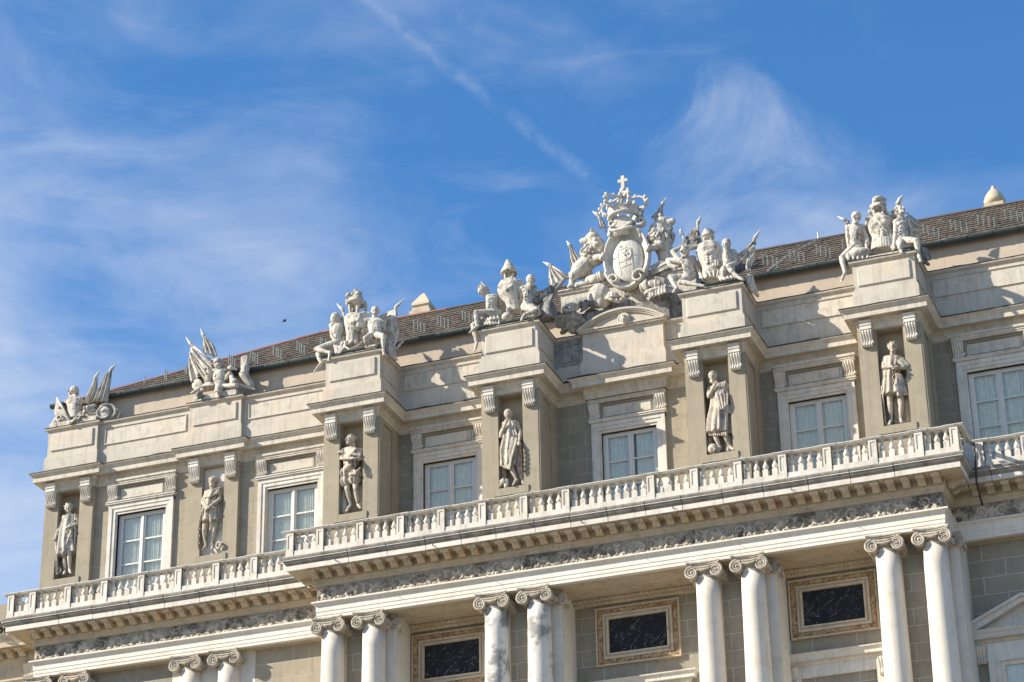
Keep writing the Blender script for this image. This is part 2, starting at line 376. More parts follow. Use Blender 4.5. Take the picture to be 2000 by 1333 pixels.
# joints around ashlar blocks
def blocks(parent, x0, x1, y, z0, z1, h, w, mat, phase=0.0, gap=.019, proud=.007):
    row = 0; z = z1
    while z > z0 + .05:
        zb = max(z-h, z0); x = x0 - (w*.5 if row % 2 else 0) - phase
        while x < x1:
            a, b = max(x, x0), min(x+w, x1)
            if b-a > .06: MB().box(a+gap/2, b-gap/2, y-proud, y+.02, zb+gap/2, z-gap/2).build('wall_block', mat, parent)
            x += w
        z = zb; row += 1
for i, bx in enumerate(BAYS[:6]):
    pl = ([p for p in PIERS if p[0] < bx][-1]); pr = ([p for p in PIERS if p[0] > bx][0])
    right = min(pr[0]-1.0, 14.6)
    blocks(wall_up, pl[0]+1.0, bx-1.30, WALL, -5.75, -.62, .525, 1.05, 'plaster_grey' if i >= 2 else 'plaster', gap=.013)
    if right > bx+1.4: blocks(wall_up, bx+1.30, right, WALL, -5.75, -.62, .525, 1.05, 'plaster', .3, .013)

# piers with niches
def pier(x, y, front):
    m = MB(); hw, nh = 1.0, .445; d = .44; back = 1.25
    m.box(x-hw, x-nh, y, back, -5.75, -.60); m.box(x+nh, x+hw, y, back, -5.75, -.60)
    m.box(x-nh, x+nh, y+d, back, -4.4, -.60); m.box(x-nh, x+nh, y+.003, y+d, -5.75, -4.12); m.box(x-nh, x+nh, y+.004, y+d, -.71, -.60)
    o = m.build('pier', 'plaster', palace)
    s = MB()
    s.box(x-hw-.02, x+hw+.02, y-.02, y+.3, -5.75, -4.34)
    s.box(x-.62, x+.62, y-.045, y+.3, -4.40, -4.13); s.build('niche_plinth', 'plaster', o)
    if front:
        for sx in (-1, 1):
            t = MB(); a, b = sorted((x+sx*hw, x+sx*(hw+.05)))
            t.box(a, b, y+.02, y+.42, -5.74, -.62); t.box(a, b, y+1.15, WALL+.02, -5.74, -.62); t.box(a, b, y+.42, y+1.15, -.80, -.62)
            t.build('pier_strip', 'plaster', o)
    for sx in (-1, 1):
        link('console', CONSOLE, o, (x+sx*.72, y, 0)); link('console_block', CBLOCK, o, (x+sx*.72, y, 0))
    return o
def console_mesh():
    m = MB(); prof = [(.02,-.70),(.19,-.70),(.235,-.735),(.245,-.79),(.225,-.86),(.17,-.95),(.115,-1.03),(.09,-1.09),(.11,-1.14),(.16,-1.165),(.19,-1.205),(.185,-1.25),(.14,-1.285),(.06,-1.295),(.0,-1.27)]
    nx = 33; w = .185; vs = []; fs = []; k = len(prof)
    for i in range(nx):
        t = i/(nx-1); x = -w + 2*w*t
        ridge = .5+.5*math.cos(t*2*math.pi*4); edge = 1 if 0 < i < nx-1 else .9
        for o, z in prof: vs.append((x*(1 - .10*max(0, min(1, (-z-.72)/.55))), -(o - .045*(1-ridge)*(1 if o > .08 else 0))*edge, z))
    for i in range(nx-1):
        for j in range(k-1): fs.append((i*k+j, i*k+j+1, (i+1)*k+j+1, (i+1)*k+j))
        fs.append((i*k+k-1, i*k, (i+1)*k, (i+1)*k+k-1))
    fs += [tuple(range(k)), tuple(reversed([(nx-1)*k+j for j in range(k)]))]
    m.add(vs, fs); m.ell((.19, -.10, -1.16), (.045, .06, .06), 10, 6)
    return m.mesh('console', 'marble')
CONSOLE = console_mesh()
CBLOCK = MB().box(-.20, .20, -.22, .0, -.70, -.665).box(-.185, .185, -.20, .0, -.665, -.56).box(-.20, .20, -.225, .0, -.56, -.52).box(-.185, .185, -.205, .0, -.52, -.43).box(-.20, .20, -.235, 0, -.43, -.385).mesh('console_block', 'marble')
for x, y in PIERS: pier(x, y, y < 0)

# main entablature and cornice, breaking round every pier
MAIN = path_piers(1.0, WALL, .25, -1.35, (1.42, .18))
ent = [(-.3,.0),(.46,.0),(.485,-.012),(.48,-.03),(.455,-.045),(.42,-.075),(.395,-.115),(.38,-.135),(.372,-.14),(.372,-.15),(.365,-.15),(.365,-.315),(.335,-.315),(.335,-.30),(.13,-.30),(.13,-.35),(.09,-.37),(.075,-.41),(.06,-.41),(.06,-.50),(.035,-.51),(.035,-.60),(.02,-.605),(.02,-.66),(-.2,-.66)]
cornice = MB().sweep(ent, MAIN).build('main_cornice', 'cornice_cream', palace)
def ragged(path, base, z0, z1, step=.28, amp=.03, seed=1):
    rnd = random.Random(seed); m = MB(); pts = []
    for i in range(len(path)-1):
        a, b = path[i], path[i+1]; l = math.hypot(b[0]-a[0], b[1]-a[1]); n = max(1, int(l/step))
        for k in range(n): pts.append((a[0]+(b[0]-a[0])*k/n, a[1]+(b[1]-a[1])*k/n))
    pts.append(path[-1]); m0 = len(m.v)
    m.sweep([(-.25, z1+.05), (base, z1), (base, z0), (-.25, z0)], pts)
    k = 4
    for i in range(len(pts)):
        dz = max(0, rnd.gauss(0, amp)) if rnd.random() < .25 else rnd.uniform(-.006, .008)
        for j in (1, 2):
            v = m.v[m0+i*k+j]; m.v[m0+i*k+j] = (v[0]+rnd.uniform(-.008,.008), v[1]+rnd.uniform(-.008,.008), v[2]+dz*(1 if j == 1 else .35))
    return m
ragged(MAIN, .497, .004, .034, seed=3).build('cornice_flashing', 'flashing', cornice)

# attic parapet
ATT = path_piers(1.035, .38, .20, -1.31, (1.46, .12))
att = [(-.5,1.90),(.10,1.90),(.11,1.885),(.10,1.84),(.07,1.815),(.055,1.80),(.0,1.785),(.0,.80),(.035,.79),(.035,.735),(.06,.72),(.06,.66),(.075,.655),(.075,.02),(-.5,.02)]
attic = MB().sweep(att, ATT).build('attic_parapet', 'cream', palace)
ragged(ATT, .125, 1.903, 1.922, seed=5, amp=.012).build('parapet_flashing', 'flashing', attic)
def raised(m, x0, x1, y, z0, z1, d=.05, b=.03):
    m.add([(x0,y+.01,z0),(x1,y+.01,z0),(x1,y+.01,z1),(x0,y+.01,z1),(x0,y-d*.2,z0),(x1,y-d*.2,z0),(x1,y-d*.2,z1),(x0,y-d*.2,z1),(x0+b,y-d,z0+b),(x1-b,y-d,z0+b),(x1-b,y-d,z1-b),(x0+b,y-d,z1-b)],
      [(0,1,5,4),(1,2,6,5),(2,3,7,6),(3,0,4,7),(4,5,9,8),(5,6,10,9),(6,7,11,10),(7,4,8,11),(8,9,10,11)])
for x, y in PIERS:
    m = MB(); f = -1.31 if y < 0 else .20; raised(m, x-.88, x+.88, f, .97, 1.66, .055, .03); m.build('pier_panel', 'cream', attic)
    if y < 0:
        for sx in (-1, 1):
            m = MB(); a, b = sorted((x+sx*1.034, x+sx*1.065)); m.box(a, b, -1.10, .15, .97, 1.66); m.build('side_panel', 'cream', attic)
prev = None
ivs = []
xs = sorted([(x-1.035, x+1.035) for x, y in PIERS] + [(-1.46, 1.46)])
for (a, b), (c, d) in zip(xs, xs[1:]): ivs.append((b+.22, c-.22))
for a, b in ivs:
    if b-a < .3: continue
    m = MB(); t = .045
    for q in ((a, b, 1.60, 1.64), (a, b, .95, .99), (a, a+.04, .99, 1.60), (b-.04, b, .99, 1.60)): m.box(q[0], q[1], .38-t, .40, q[2], q[3])
    m.build('panel_moulding', 'parapet_stained' if -3 < a < -2 else 'cream', attic)
    MB().box(a+.04, b-.04, .372, .40, .99, 1.60).build('parapet_panel', 'parapet_stained' if -3 < a < -2 else 'cornice_cream', attic)
MB().box(-2.58, -1.47, .366, .40, .10, .90).box(-2.58, -2.37, .366, .40, .90, 1.78).box(-1.68, -1.47, .366, .40, .90, 1.78).box(-2.37, -1.68, .367, .40, 1.645, 1.78).build('weathered_facing', 'parapet_stained', attic)
MB().box(-1.02, .98, .095, .13, .30, .335).build('centre_ledge', 'cream', attic)

# windows of the upper storey
def casing():
    m = MB(); z0 = -5.7
    for a, b, y in ((1.31, 1.17, .33), (1.17, 1.04, .36), (1.04, .985, .40)):
        m.box(-a, -b, y, .60, z0, OTOP+(a-.985)*1.05+.03); m.box(b, a, y, .60, z0, OTOP+(a-.985)*1.05+.03)
        m.box(-a, a, y-.002, .60, OTOP+(b-.985)*1.05+(.03 if b > .985 else 0), OTOP+(a-.985)*1.05+.03)
    m.box(-1.36, 1.36, .27, .5, -1.52, -1.46); m.box(-1.40, 1.40, .24, .5, -1.46, -1.42)
    return m.mesh('window', 'marble')
CAS = casing()
def sash():
    m = MB(); y0, y1 = .57, .64; z0 = -5.6
    m.box(-.985, -.80, y0, y1, z0, OTOP); m.box(.985, .80, y0+.001, y1, z0, OTOP); m.box(-.80, .80, y0, y1, OTOP-.13, OTOP)
    m.box(-.10, .10, y0, y1, z0, OTOP-.13); m.box(-.035, .035, y0-.035, y0, z0, OTOP-.10)
    for k in range(1, 5):
        z = OTOP-.13-k*.90
        m.box(-.80, -.10, y0+.01, y1, z-.028, z+.028); m.box(.10, .80, y0+.01, y1, z-.028, z+.028)
    return m.mesh('sash', 'wood_white')
SASH = sash()
PANE = MB().box(-.35, .35, -.004, .004, -.436, .436).mesh('pane', 'glass')
def curtain(seed, gap, hang):
    rr = random.Random(seed); m = MB(); n = 70
    for x0, x1 in ((-.92, -gap), (gap, .92)):
        vs = []; fs = []; ph = rr.uniform(0, 6)
        for i in range(n+1):
            x = x0+(x1-x0)*i/n; y = .70+.014*math.sin(i*.9+ph)+.012*math.sin(i*.37+2*ph)
            vs += [(x, y, OTOP), (x+rr.uniform(-.004,.004), y, -5.6+hang)]
        for i in range(n): fs.append((2*i, 2*i+1, 2*i+3, 2*i+2))
        m.add(vs, fs)
    return m.mesh('curtain', 'curtain')
CURTS = [curtain(1, .004, 0), curtain(2, .07, 0), curtain(3, .0, 0), curtain(4, .15, 0), curtain(5, .01, 0), curtain(6, .03, 0)]
PANELM = MB()
for q in ((-.97, .97, -.885, -.83), (-.97, .97, -1.42, -1.37), (-.97, -.915, -1.37, -.885), (.915, .97, -1.37, -.885)): PANELM.box(q[0], q[1], .37, .46, q[2], q[3])
PANELM = PANELM.mesh('transom_frame', 'plaster_grey')
PANELI = MB(); raised(PANELI, -.83, .83, .45, -1.32, -.93, .05, .02); PANELI = PANELI.mesh('transom_panel', 'cornice_cream')
WCAP = MB().box(-1.42, 1.42, .21, .46, -.66, -.58).box(-1.38, 1.38, .25, .46, -.74, -.66).box(-1.40, 1.40, .27, .46, -.80, -.74)
WCAP = WCAP.mesh('window_architrave', 'cornice_cream')
for i, bx in enumerate(BAYS[:6]):
    w = link('window', CAS, palace, (bx, 0, 0))
    link('sash', SASH, w); link('curtain', CURTS[i], w)
    for sx in (-1, 1):
        for k in range(4): link('pane', PANE, w, (sx*.45, .605, OTOP-.13-.45-.9*k))
    link('transom_frame', PANELM, w); link('transom_panel', PANELI, w); link('window_architrave', WCAP, w)
    for sx in (-1, 1): link('console', CONSOLE, w, (sx*1.18, .42, -.12))

# centre block with segmental pediment
def seg_ped():
    m = MB(); x0, x1, zb = -1.58, 1.58, 1.90; hgt = .58; y0, y1 = -.02, .5
    R = (x1*x1+hgt*hgt)/(2*hgt); cz = zb+hgt-R; n = 28; t = math.asin(x1/R)
    def arc(r): return [(r*math.sin(-t+2*t*i/n), cz+r*math.cos(-t+2*t*i/n)) for i in range(n+1)]
    for ra, rb, ya in ((R+.02, R-.05, y0-.05), (R-.05, R-.10, y0), (R-.10, R-.15, y0+.05)):
        a, b = arc(ra), arc(rb)
        for i in range(n):
            vs = [(a[i][0],ya,a[i][1]),(a[i+1][0],ya,a[i+1][1]),(b[i+1][0],ya,b[i+1][1]),(b[i][0],ya,b[i][1])]
            m.add(vs+[(v[0], y1, v[2]) for v in vs], [(0,3,2,1),(4,5,6,7),(0,1,5,4),(2,3,7,6),(1,2,6,5),(3,0,4,7)])
    return m
ped = seg_ped().build('segmental_pediment', 'cream', palace)
b_ = [(1.56*math.cos(math.pi*i/20), 1.905+.55*math.sin(math.pi*i/20)) for i in range(21)]
MB().prism([(x*.97, z-.03 if z > 2 else z) for x, z in b_], 'y', .10, .5).build('tympanum', 'cream', ped)
MB().box(-1.6, 1.6, -.045, .4, 1.865, 1.925).box(-1.55, 1.55, .0, .4, 1.80, 1.865).build('pediment_sill', 'cream', ped)

# roof, gutter, snow guards
EY, EZ, RY, RZ = .88, 3.20, 4.05, 5.92
slope = math.atan2(RZ-EZ, RY-EY); SL = math.hypot(RY-EY, RZ-EZ)
XL, XR, XHL, XHR = X1-1.35, -X1+1.35, -13.2, 13.9
roof = MB()
roof.add([(XL,EY,EZ-.06),(XR,EY,EZ-.06),(XHR+6,RY,RZ-.06),(XHL,RY,RZ-.06),(XL,12,EZ-.06),(XR,12,EZ-.06),(XHL,8.6,RZ-.06),(XHR+6,8.6,RZ-.06)], [(0,1,2,3),(0,3,6,4),(1,5,7,2),(4,6,7,5),(3,2,7,6)])
roof_o = roof.build('roof', 'roof_tile', palace)
rows = MB(); nrow = 13
for k in range(nrow):
    s0, s1 = SL*k/nrow, SL*(k+1)/nrow+.05
    def pt(s, lift): return (EY+s*math.cos(slope)-lift*math.sin(slope), EZ+s*math.sin(slope)+lift*math.cos(slope))
    (ya, za), (yb, zb) = pt(s0, .045), pt(s1, .0); (yc, zc) = pt(s0, -.03)
    n = 190
    xa = XL+(XHL-XL)*k/nrow; xb = XR
    xs_ = [xa+(xb-xa)*i/n for i in range(n+1)]; rnd = random.Random(k)
    vs = []; fs = []
    for i in range(n):
        j = rnd.uniform(-.018, .018); g = .012; dj = rnd.uniform(-.03, .03)
        a, b = xs_[i]+g/2, xs_[i+1]-g/2
        o = len(vs); vs += [(a,ya,za+j),(b,ya,za+j*.4),(b,yb,zb),(a,yb,zb),(a,yc,zc),(b,yc,zc)]
        fs += [(o,o+1,o+2,o+3),(o,o+4,o+5,o+1)]
    rows.add(vs, fs)
tl = link('roof_tiles', rows.mesh('roof_tiles', 'roof_tile', fix=False), roof_o); tl['kind'] = 'stuff'
RT = MB(); a = [(.10*math.cos(math.pi*i/8), .10*math.sin(math.pi*i/8)) for i in range(9)]
RT.prism([(p[0], p[1]-.02) for p in a] + [(-.08,-.02), (.08,-.02)][::-1], 'x', -.235, .235); RT2 = RT.mesh('ridge_tile', 'ridge_dark'); RT = RT.mesh('ridge_tile', 'ridge')
def ridge(p, q):
    p, q = Vector(p), Vector(q); d = q-p; n = int(d.length/.46)
    for i in range(n):
        c = p+d*((i+.5)/n); o = link('ridge_tile', RT if c.x < -8.0 else RT2, roof_o, c)
        o.rotation_euler = d.to_track_quat('X', 'Z').to_euler(); o.scale = (1, 1, random.uniform(.85, 1.1))
ridge((XL+.1, EY+.1, EZ+.05), (XHL, RY, RZ)); ridge((XHL, RY, RZ), (XHR+1.4, RY, RZ))
GU = MB()
prof = [(.14*math.cos(math.pi+math.pi*i/8), .14*math.sin(math.pi+math.pi*i/8)) for i in range(9)]
outer = [(EY-.12+p[0], EZ-.02+p[1]) for p in prof]; inner = [(EY-.12+p[0]*.86, EZ-.02+p[1]*.86) for p in prof[::-1]]
GU.prism(outer+inner, 'x', XL, -2.42); GU.prism(outer+inner, 'x', 2.57, XR)
gut = GU.build('gutter', 'gutter', roof_o)
ST = MB(); pr = [(.155*math.cos(math.pi+math.pi*i/8), .155*math.sin(math.pi+math.pi*i/8)) for i in range(9)]
ST.prism([p for p in pr]+[(p[0]*.9, p[1]*.9) for p in pr[::-1]], 'x', -.02, .02).box(-.02, .02, .12, .22, -.02, .12); ST = ST.mesh('gutter_strap', 'gutter')
x = XL+.4
while x < 15.0:
    
    if abs(x) > 2.6: link('gutter_strap', ST, roof_o, (x, EY-.12, EZ-.018))
    x += .86
SG = MB().box(-.016, .016, -.014, .014, -.05, .36).box(-.014, .014, -.012, .25, -.02, .004).box(-.028, .028, -.02, .02, .32, .38).mesh('snow_guard', 'copper_guard')
i = 0; x = XL+1.0
while x < 14.6:
    s = .75+.30*(3-i % 4)+random.uniform(-.03, .03)
    y, z = EY+s*math.cos(slope), EZ+s*math.sin(slope)
    if x > XL+1.2+s*2.2: link('snow_guard', SG, roof_o, (x+random.uniform(-.02,.02), y, z+.04))
    i += 1; x += .215 if i % 4 else .30
# chimney caps on the ridge
def finial(x, y, z, round_):
    m = MB(); m.box(x-.42, x+.42, y-.42, y+.42, z-1.2, z+.06); m.box(x-.34, x+.34, y-.34, y+.34, z+.06, z+.22)
    o = m.build('chimney', 'soffit', palace)
    t = MB()
    if round_: t.lathe([(.02,0),(.26,.0),(.37,.10),(.38,.22),(.30,.42),(.17,.60),(.09,.67),(.085,.72),(.06,.79),(.02,.82)], (x,y,z+.22), 20)
    else:
        pr = [(.27,0),(.36,.10),(.35,.20),(.06,.68),(.02,.72)]; vs = []; fs = []
        for r, h in pr: vs += [(x-r,y-r,z+.22+h),(x+r,y-r,z+.22+h),(x+r,y+r,z+.22+h),(x-r,y+r,z+.22+h)]
        for k in range(4):
            for q in range(4): fs.append((k*4+q, k*4+(q+1) % 4, (k+1)*4+(q+1) % 4, (k+1)*4+q))
        fs += [(3,2,1,0), (16,17,18,19)]; t.add(vs, fs)
    t.build('chimney_cap', 'soffit', o, smooth=round_)
finial(-9.2, 4.5, 6.10, False); finial(12.5, 4.5, 5.98, True)
# ------------------------------------------------------------------ balcony entablature
FC, FW, XE, XW = -1.33, .15, 10.68, 22.4
BAL = [(-XW, 10), (-XW, FW), (-XE, FW), (-XE, FC), (XE, FC), (XE, FW), (XW, FW), (XW, 10)]
MB().box(-XW+.05, XW-.05, FW+.03, 1.3, -7.76, -5.76).box(-XE+.05, XE-.05, FC+.03, FW+.05, -7.76, -5.765).build('entablature_core', 'soffit', palace)
corn = [(.0,-6.03),(.745,-6.03),(.745,-6.20),(.14,-6.20),(.14,-6.44),(.11,-6.47),(.10,-6.52),(.06,-6.56),(.05,-6.62),(.02,-6.64),(-.1,-6.64)]
bc = MB().sweep(corn, BAL).build('balcony_cornice', 'soffit', palace)
slab = [(.0,-5.72),(.86,-5.745),(.93,-5.755),(.935,-5.80),(.92,-5.85),(.90,-5.865),(.90,-5.885),(.885,-5.90),(.86,-5.96),(.80,-6.03),(.785,-6.035),(.70,-6.04),(.0,-6.04)]
fasc = [(.70,-6.042),(.786,-6.042),(.786,-6.215),(.755,-6.215),(.70,-6.06)]
rnd = random.Random(11)
def slabs(x0, x1, y, first_path=None, last_path=None):
    x = x0; cuts = []
    while x < x1-.9:
        x += rnd.uniform(1.22, 1.5)
        if x < x1-.5: cuts.append(x)
    c = [x0]+cuts+[x1]
    for i in range(len(c)-1):
        a, b = c[i]+(.011 if i else 0), c[i+1]-(.011 if i < len(c)-2 else 0); dz = rnd.uniform(-.006, .006)
        pth = ([(x0, first_path)] if i == 0 and first_path is not None else [])+[(a, y), (b, y)]+([(x1, last_path)] if i == len(c)-2 and last_path is not None else [])
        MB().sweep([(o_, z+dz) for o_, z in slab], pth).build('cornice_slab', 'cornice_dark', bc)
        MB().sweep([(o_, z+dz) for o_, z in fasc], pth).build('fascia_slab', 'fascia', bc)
        MB().sweep([(.86, -5.868+dz), (.912, -5.868+dz), (.912, -5.89+dz), (.86, -5.89+dz)], pth).build('fillet', 'fascia', bc)
slabs(-XW, -XE-.02, FW, first_path=9.9); slabs(-XE, XE, FC, FW-.95, FW-.95); slabs(XE+.02, 15.5, FW)
# modillions: small scrolled brackets
mp_ = [(.16,-6.20),(.68,-6.20),(.69,-6.25),(.66,-6.30),(.58,-6.31),(.46,-6.33),(.36,-6.39),(.28,-6.44),(.20,-6.44),(.16,-6.42)]
def modillion():
    m = MB(); w = .115
    m.prism([(-o_, z) for o_, z in mp_], 'x', -w, w); m.box(-w-.02, w+.02, -.72, -.15, -6.215, -6.19)
    m.prism([(-.63+.055*math.cos(a*.6283), -6.275+.055*math.sin(a*.6283)) for a in range(10)], 'x', -w-.018, w+.018)
    m.prism([(-.24+.07*math.cos(a*.6283), -6.37+.07*math.sin(a*.6283)) for a in range(10)], 'x', -w-.018, w+.018)
    m.box(-.05, .05, -.60, -.2, -6.36, -6.24)
    return m.mesh('modillion', 'soffit')
MOD = modillion()
def mods(x0, x1, y, n):
    for i in range(n): link('modillion', MOD, bc, (x0+(x1-x0)*i/(n-1), y, 0))
mods(-10.62, 10.62, FC, 45); mods(-22.2, -11.55, FW, 23); mods(11.55, 14.9, FW, 8)
for y in (-1.05, -.55):
    for sx in (-1, 1): o = link('modillion', MOD, bc, (sx*XE, y, 0), sx*math.pi/2)
# architrave
arch = [(-.2,-7.19),(.145,-7.19),(.155,-7.205),(.155,-7.245),(.075,-7.275),(.05,-7.31),(.035,-7.315),(.03,-7.335),(.03,-7.53),(.012,-7.545),(.012,-7.665),(-.005,-7.675),(-.005,-7.78),(-.2,-7.78)]
MB().sweep(arch, BAL).build('architrave', 'marble_white', palace)

# frieze: scrolls, urns, winged beasts and leaves carved in relief
def frieze(x0, x1, y, seed, xdir=None, kd=1.0):
    R = np.random.RandomState(seed); res = .021; nx = int((x1-x0)/res); nz = 27; z0, z1 = -7.195, -6.635
    X = np.linspace(x0, x1, nx)[:, None]*np.ones((1, nz)); Z = np.ones((nx, 1))*np.linspace(0, 1, nz)[None, :]*(z1-z0)
    H = np.zeros((nx, nz))
    def stroke(pts, r0, r1, h):
        nonlocal H
        pts = np.array(pts); n = len(pts)
        lo, hi = pts[:, 0].min()-.1, pts[:, 0].max()+.1
        i0, i1 = max(0, int((lo-x0)/res)), min(nx, int((hi-x0)/res)+1)
        if i1 <= i0: return
        best = np.zeros((i1-i0, nz))
        for k in range(n-1):
            a, b = pts[k], pts[k+1]; d = b-a; l2 = max(d@d, 1e-9)
            t = np.clip(((X[i0:i1]-a[0])*d[0]+(Z[i0:i1]-a[1])*d[1])/l2, 0, 1)
            ds = np.hypot(X[i0:i1]-a[0]-t*d[0], Z[i0:i1]-a[1]-t*d[1]); r = r0+(r1-r0)*(k+t)/(n-1)
            best = np.maximum(best, np.sqrt(np.clip(1-(ds/r)**2, 0, 1))*h)
        H[i0:i1] = np.maximum(H[i0:i1], best)
    def blob(cx, cz, rx, rz, h):
        i0, i1 = max(0, int((cx-rx-x0)/res)), min(nx, int((cx+rx-x0)/res)+2)
        if i1 <= i0: return
        q = 1-((X[i0:i1]-cx)/rx)**2-((Z[i0:i1]-cz)/rz)**2
        H[i0:i1] = np.maximum(H[i0:i1], np.sqrt(np.clip(q, 0, 1))*h)
    P = 1.49; n = int(math.ceil((x1-x0)/P))+1; start = math.floor(x0/P)*P
    for k in range(n+1):
        c = start+k*P; j = lambda s=.02: R.uniform(-s, s)
        if k % 2 == 0:      # urn with flames between two beasts
            blob(c+j(), .27, .09, .11, .06); blob(c, .15, .05, .06, .05); blob(c, .08, .10, .03, .06); blob(c, .40, .12, .04, .06)
            for f in range(5): stroke([(c+(f-2)*.045, .42), (c+(f-2)*.07+j(), .54)], .03, .008, .05)
            for s in (-1, 1):
                b = c+s*.42
                stroke([(b-s*.16, .10), (b-s*.12, .26), (b-s*.02, .30), (b+s*.16, .24), (b+s*.22, .10)], .06, .09, .075)      # body
                blob(b-s*.17, .36, .07, .075, .085); stroke([(b-s*.14,.33),(b-s*.06,.28)], .06, .07, .08)
                for f in range(5): stroke([(b-s*.03, .28), (b+s*(.02+.05*f), .52-.035*f)], .035, .018, .055)                   # wing
                stroke([(b-s*.15, .12), (b-s*.24, .04)], .035, .03, .09); stroke([(b+s*.18,.1),(b+s*.08,.04)], .05, .03, .09)
                stroke([(b+s*.22, .18), (b+s*.33, .34), (b+s*.42, .30), (b+s*.38, .2)], .025, .015, .045)
        else:               # acanthus scrolls around a shell
            for s in (-1, 1):
                pts = []
                for t in np.linspace(0, 1, 22):
                    a = -1.2+t*8.2; r = .20*(1-t*.82); pts.append((c+s*(.34-r*math.cos(a)*1.05), .29+r*math.sin(a)))
                stroke(pts, .042, .022, .06); blob(c+s*.36, .29, .05, .05, .07)
                for f in range(7):
                    a = f*.9+j(.2); stroke([(c+s*(.34+.15*math.cos(a)), .29+.15*math.sin(a)), (c+s*(.34+.27*math.cos(a+.35)), .29+.25*math.sin(a+.35))], .03, .012, .05)
                stroke([(c+s*.55,.10),(c+s*.70,.06),(c+s*.82,.12)], .05, .03, .085)
            for f in range(7): stroke([(c, .14), (c+.16*math.sin(-1.2+.4*f), .16+.26*math.cos(-1.2+.4*f))], .028, .03, .06)
            blob(c, .09, .12, .06, .09)
    for _ in range(int((x1-x0)*11)):   # leaves lying along the sill
        cx = R.uniform(x0, x1); blob(cx, R.uniform(-.01, .09), R.uniform(.03, .12), R.uniform(.03, .09), R.uniform(.05, .10))
    rough_ = R.rand(nx, nz)
    for a in range(2): rough_ = (rough_+np.roll(rough_, 1, 0)+np.roll(rough_, -1, 0)+np.roll(rough_, 1, 1)+np.roll(rough_, -1, 1))/5
    H = H*(.8+.8*(rough_-.3)) + (rough_-.5)*.02
    # worn away stretches
    for _ in range(int((x1-x0)/3.2)):
        cx, cz, rx, rz = R.uniform(x0, x1), R.uniform(.1, .45), R.uniform(.15, .45), R.uniform(.08, .2)
        q = ((X-cx)/rx)**2+((Z-cz)/rz)**2
        H = np.where(q < 1, H*.15-.01, H)
    H[:, -1] *= .3; H[0] = 0; H[-1] = 0
    vs = np.stack([X, y-.005-H*kd, z0+Z], -1).reshape(-1, 3)
    idx = np.arange(nx*nz).reshape(nx, nz)
    fs = np.stack([idx[:-1, :-1], idx[1:, :-1], idx[1:, 1:], idx[:-1, 1:]], -1).reshape(-1, 4)
    me = bpy.data.meshes.new('frieze_relief'); me.from_pydata(vs.tolist(), [], fs.tolist()); me.materials.append(MAT['frieze']); me.materials.append(MAT['frieze_ground_shade'])
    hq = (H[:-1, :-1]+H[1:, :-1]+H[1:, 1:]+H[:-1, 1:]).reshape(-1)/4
    me.polygons.foreach_set('material_index', (hq < .016).astype(np.int32).tolist())  # shallow faces take the darker tone: recess shade in the colour
    me.polygons.foreach_set('use_smooth', [True]*len(me.polygons)); me.update()
    return me
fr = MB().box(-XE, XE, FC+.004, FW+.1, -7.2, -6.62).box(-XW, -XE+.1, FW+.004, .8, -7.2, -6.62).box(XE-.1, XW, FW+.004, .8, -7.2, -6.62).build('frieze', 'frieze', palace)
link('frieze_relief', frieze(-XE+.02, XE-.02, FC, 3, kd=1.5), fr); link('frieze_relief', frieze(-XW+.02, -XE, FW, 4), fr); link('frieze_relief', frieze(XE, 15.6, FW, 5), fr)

# ------------------------------------------------------------------ balustrades
def baluster(mat):
    p = [(.02,-5.27),(.082,-5.27),(.084,-5.255),(.066,-5.24),(.058,-5.225),(.080,-5.20),(.094,-5.165),(.095,-5.135),(.083,-5.095),(.062,-5.05),(.046,-5.00),(.041,-4.965),(.044,-4.955),(.060,-4.948),(.060,-4.932),(.046,-4.925),(.05,-4.91),(.072,-4.895),(.076,-4.885),(.02,-4.885)]
    return MB().lathe(p, (0,0,0), 14).box(-.09, .09, -.09, .09, -5.52, -5.265).box(-.09, .09, -.09, .09, -4.888, -4.855).mesh('baluster', mat, False)
BLSS = [baluster('marble_baluster'), baluster('marble_baluster'), baluster('marble'), baluster('fascia')]
BLS = BLSS[0]
def pedestal():
    m = MB(); m.box(-.135, .135, -.125, .13, -5.52, -4.862)
    for q in ((-.135,.135,-5.52,-5.43),(-.135,.135,-4.93,-4.862),(-.135,-.075,-5.43,-4.93),(.075,.135,-5.43,-4.93)): m.box(q[0],q[1],-.145,-.12,q[2],q[3])
    return m.mesh('pedestal', 'marble')
PED = pedestal()
JNT = MB().box(-.008, .008, -.168, -.10, -5.70, -4.80).mesh('joint', 'flashing')
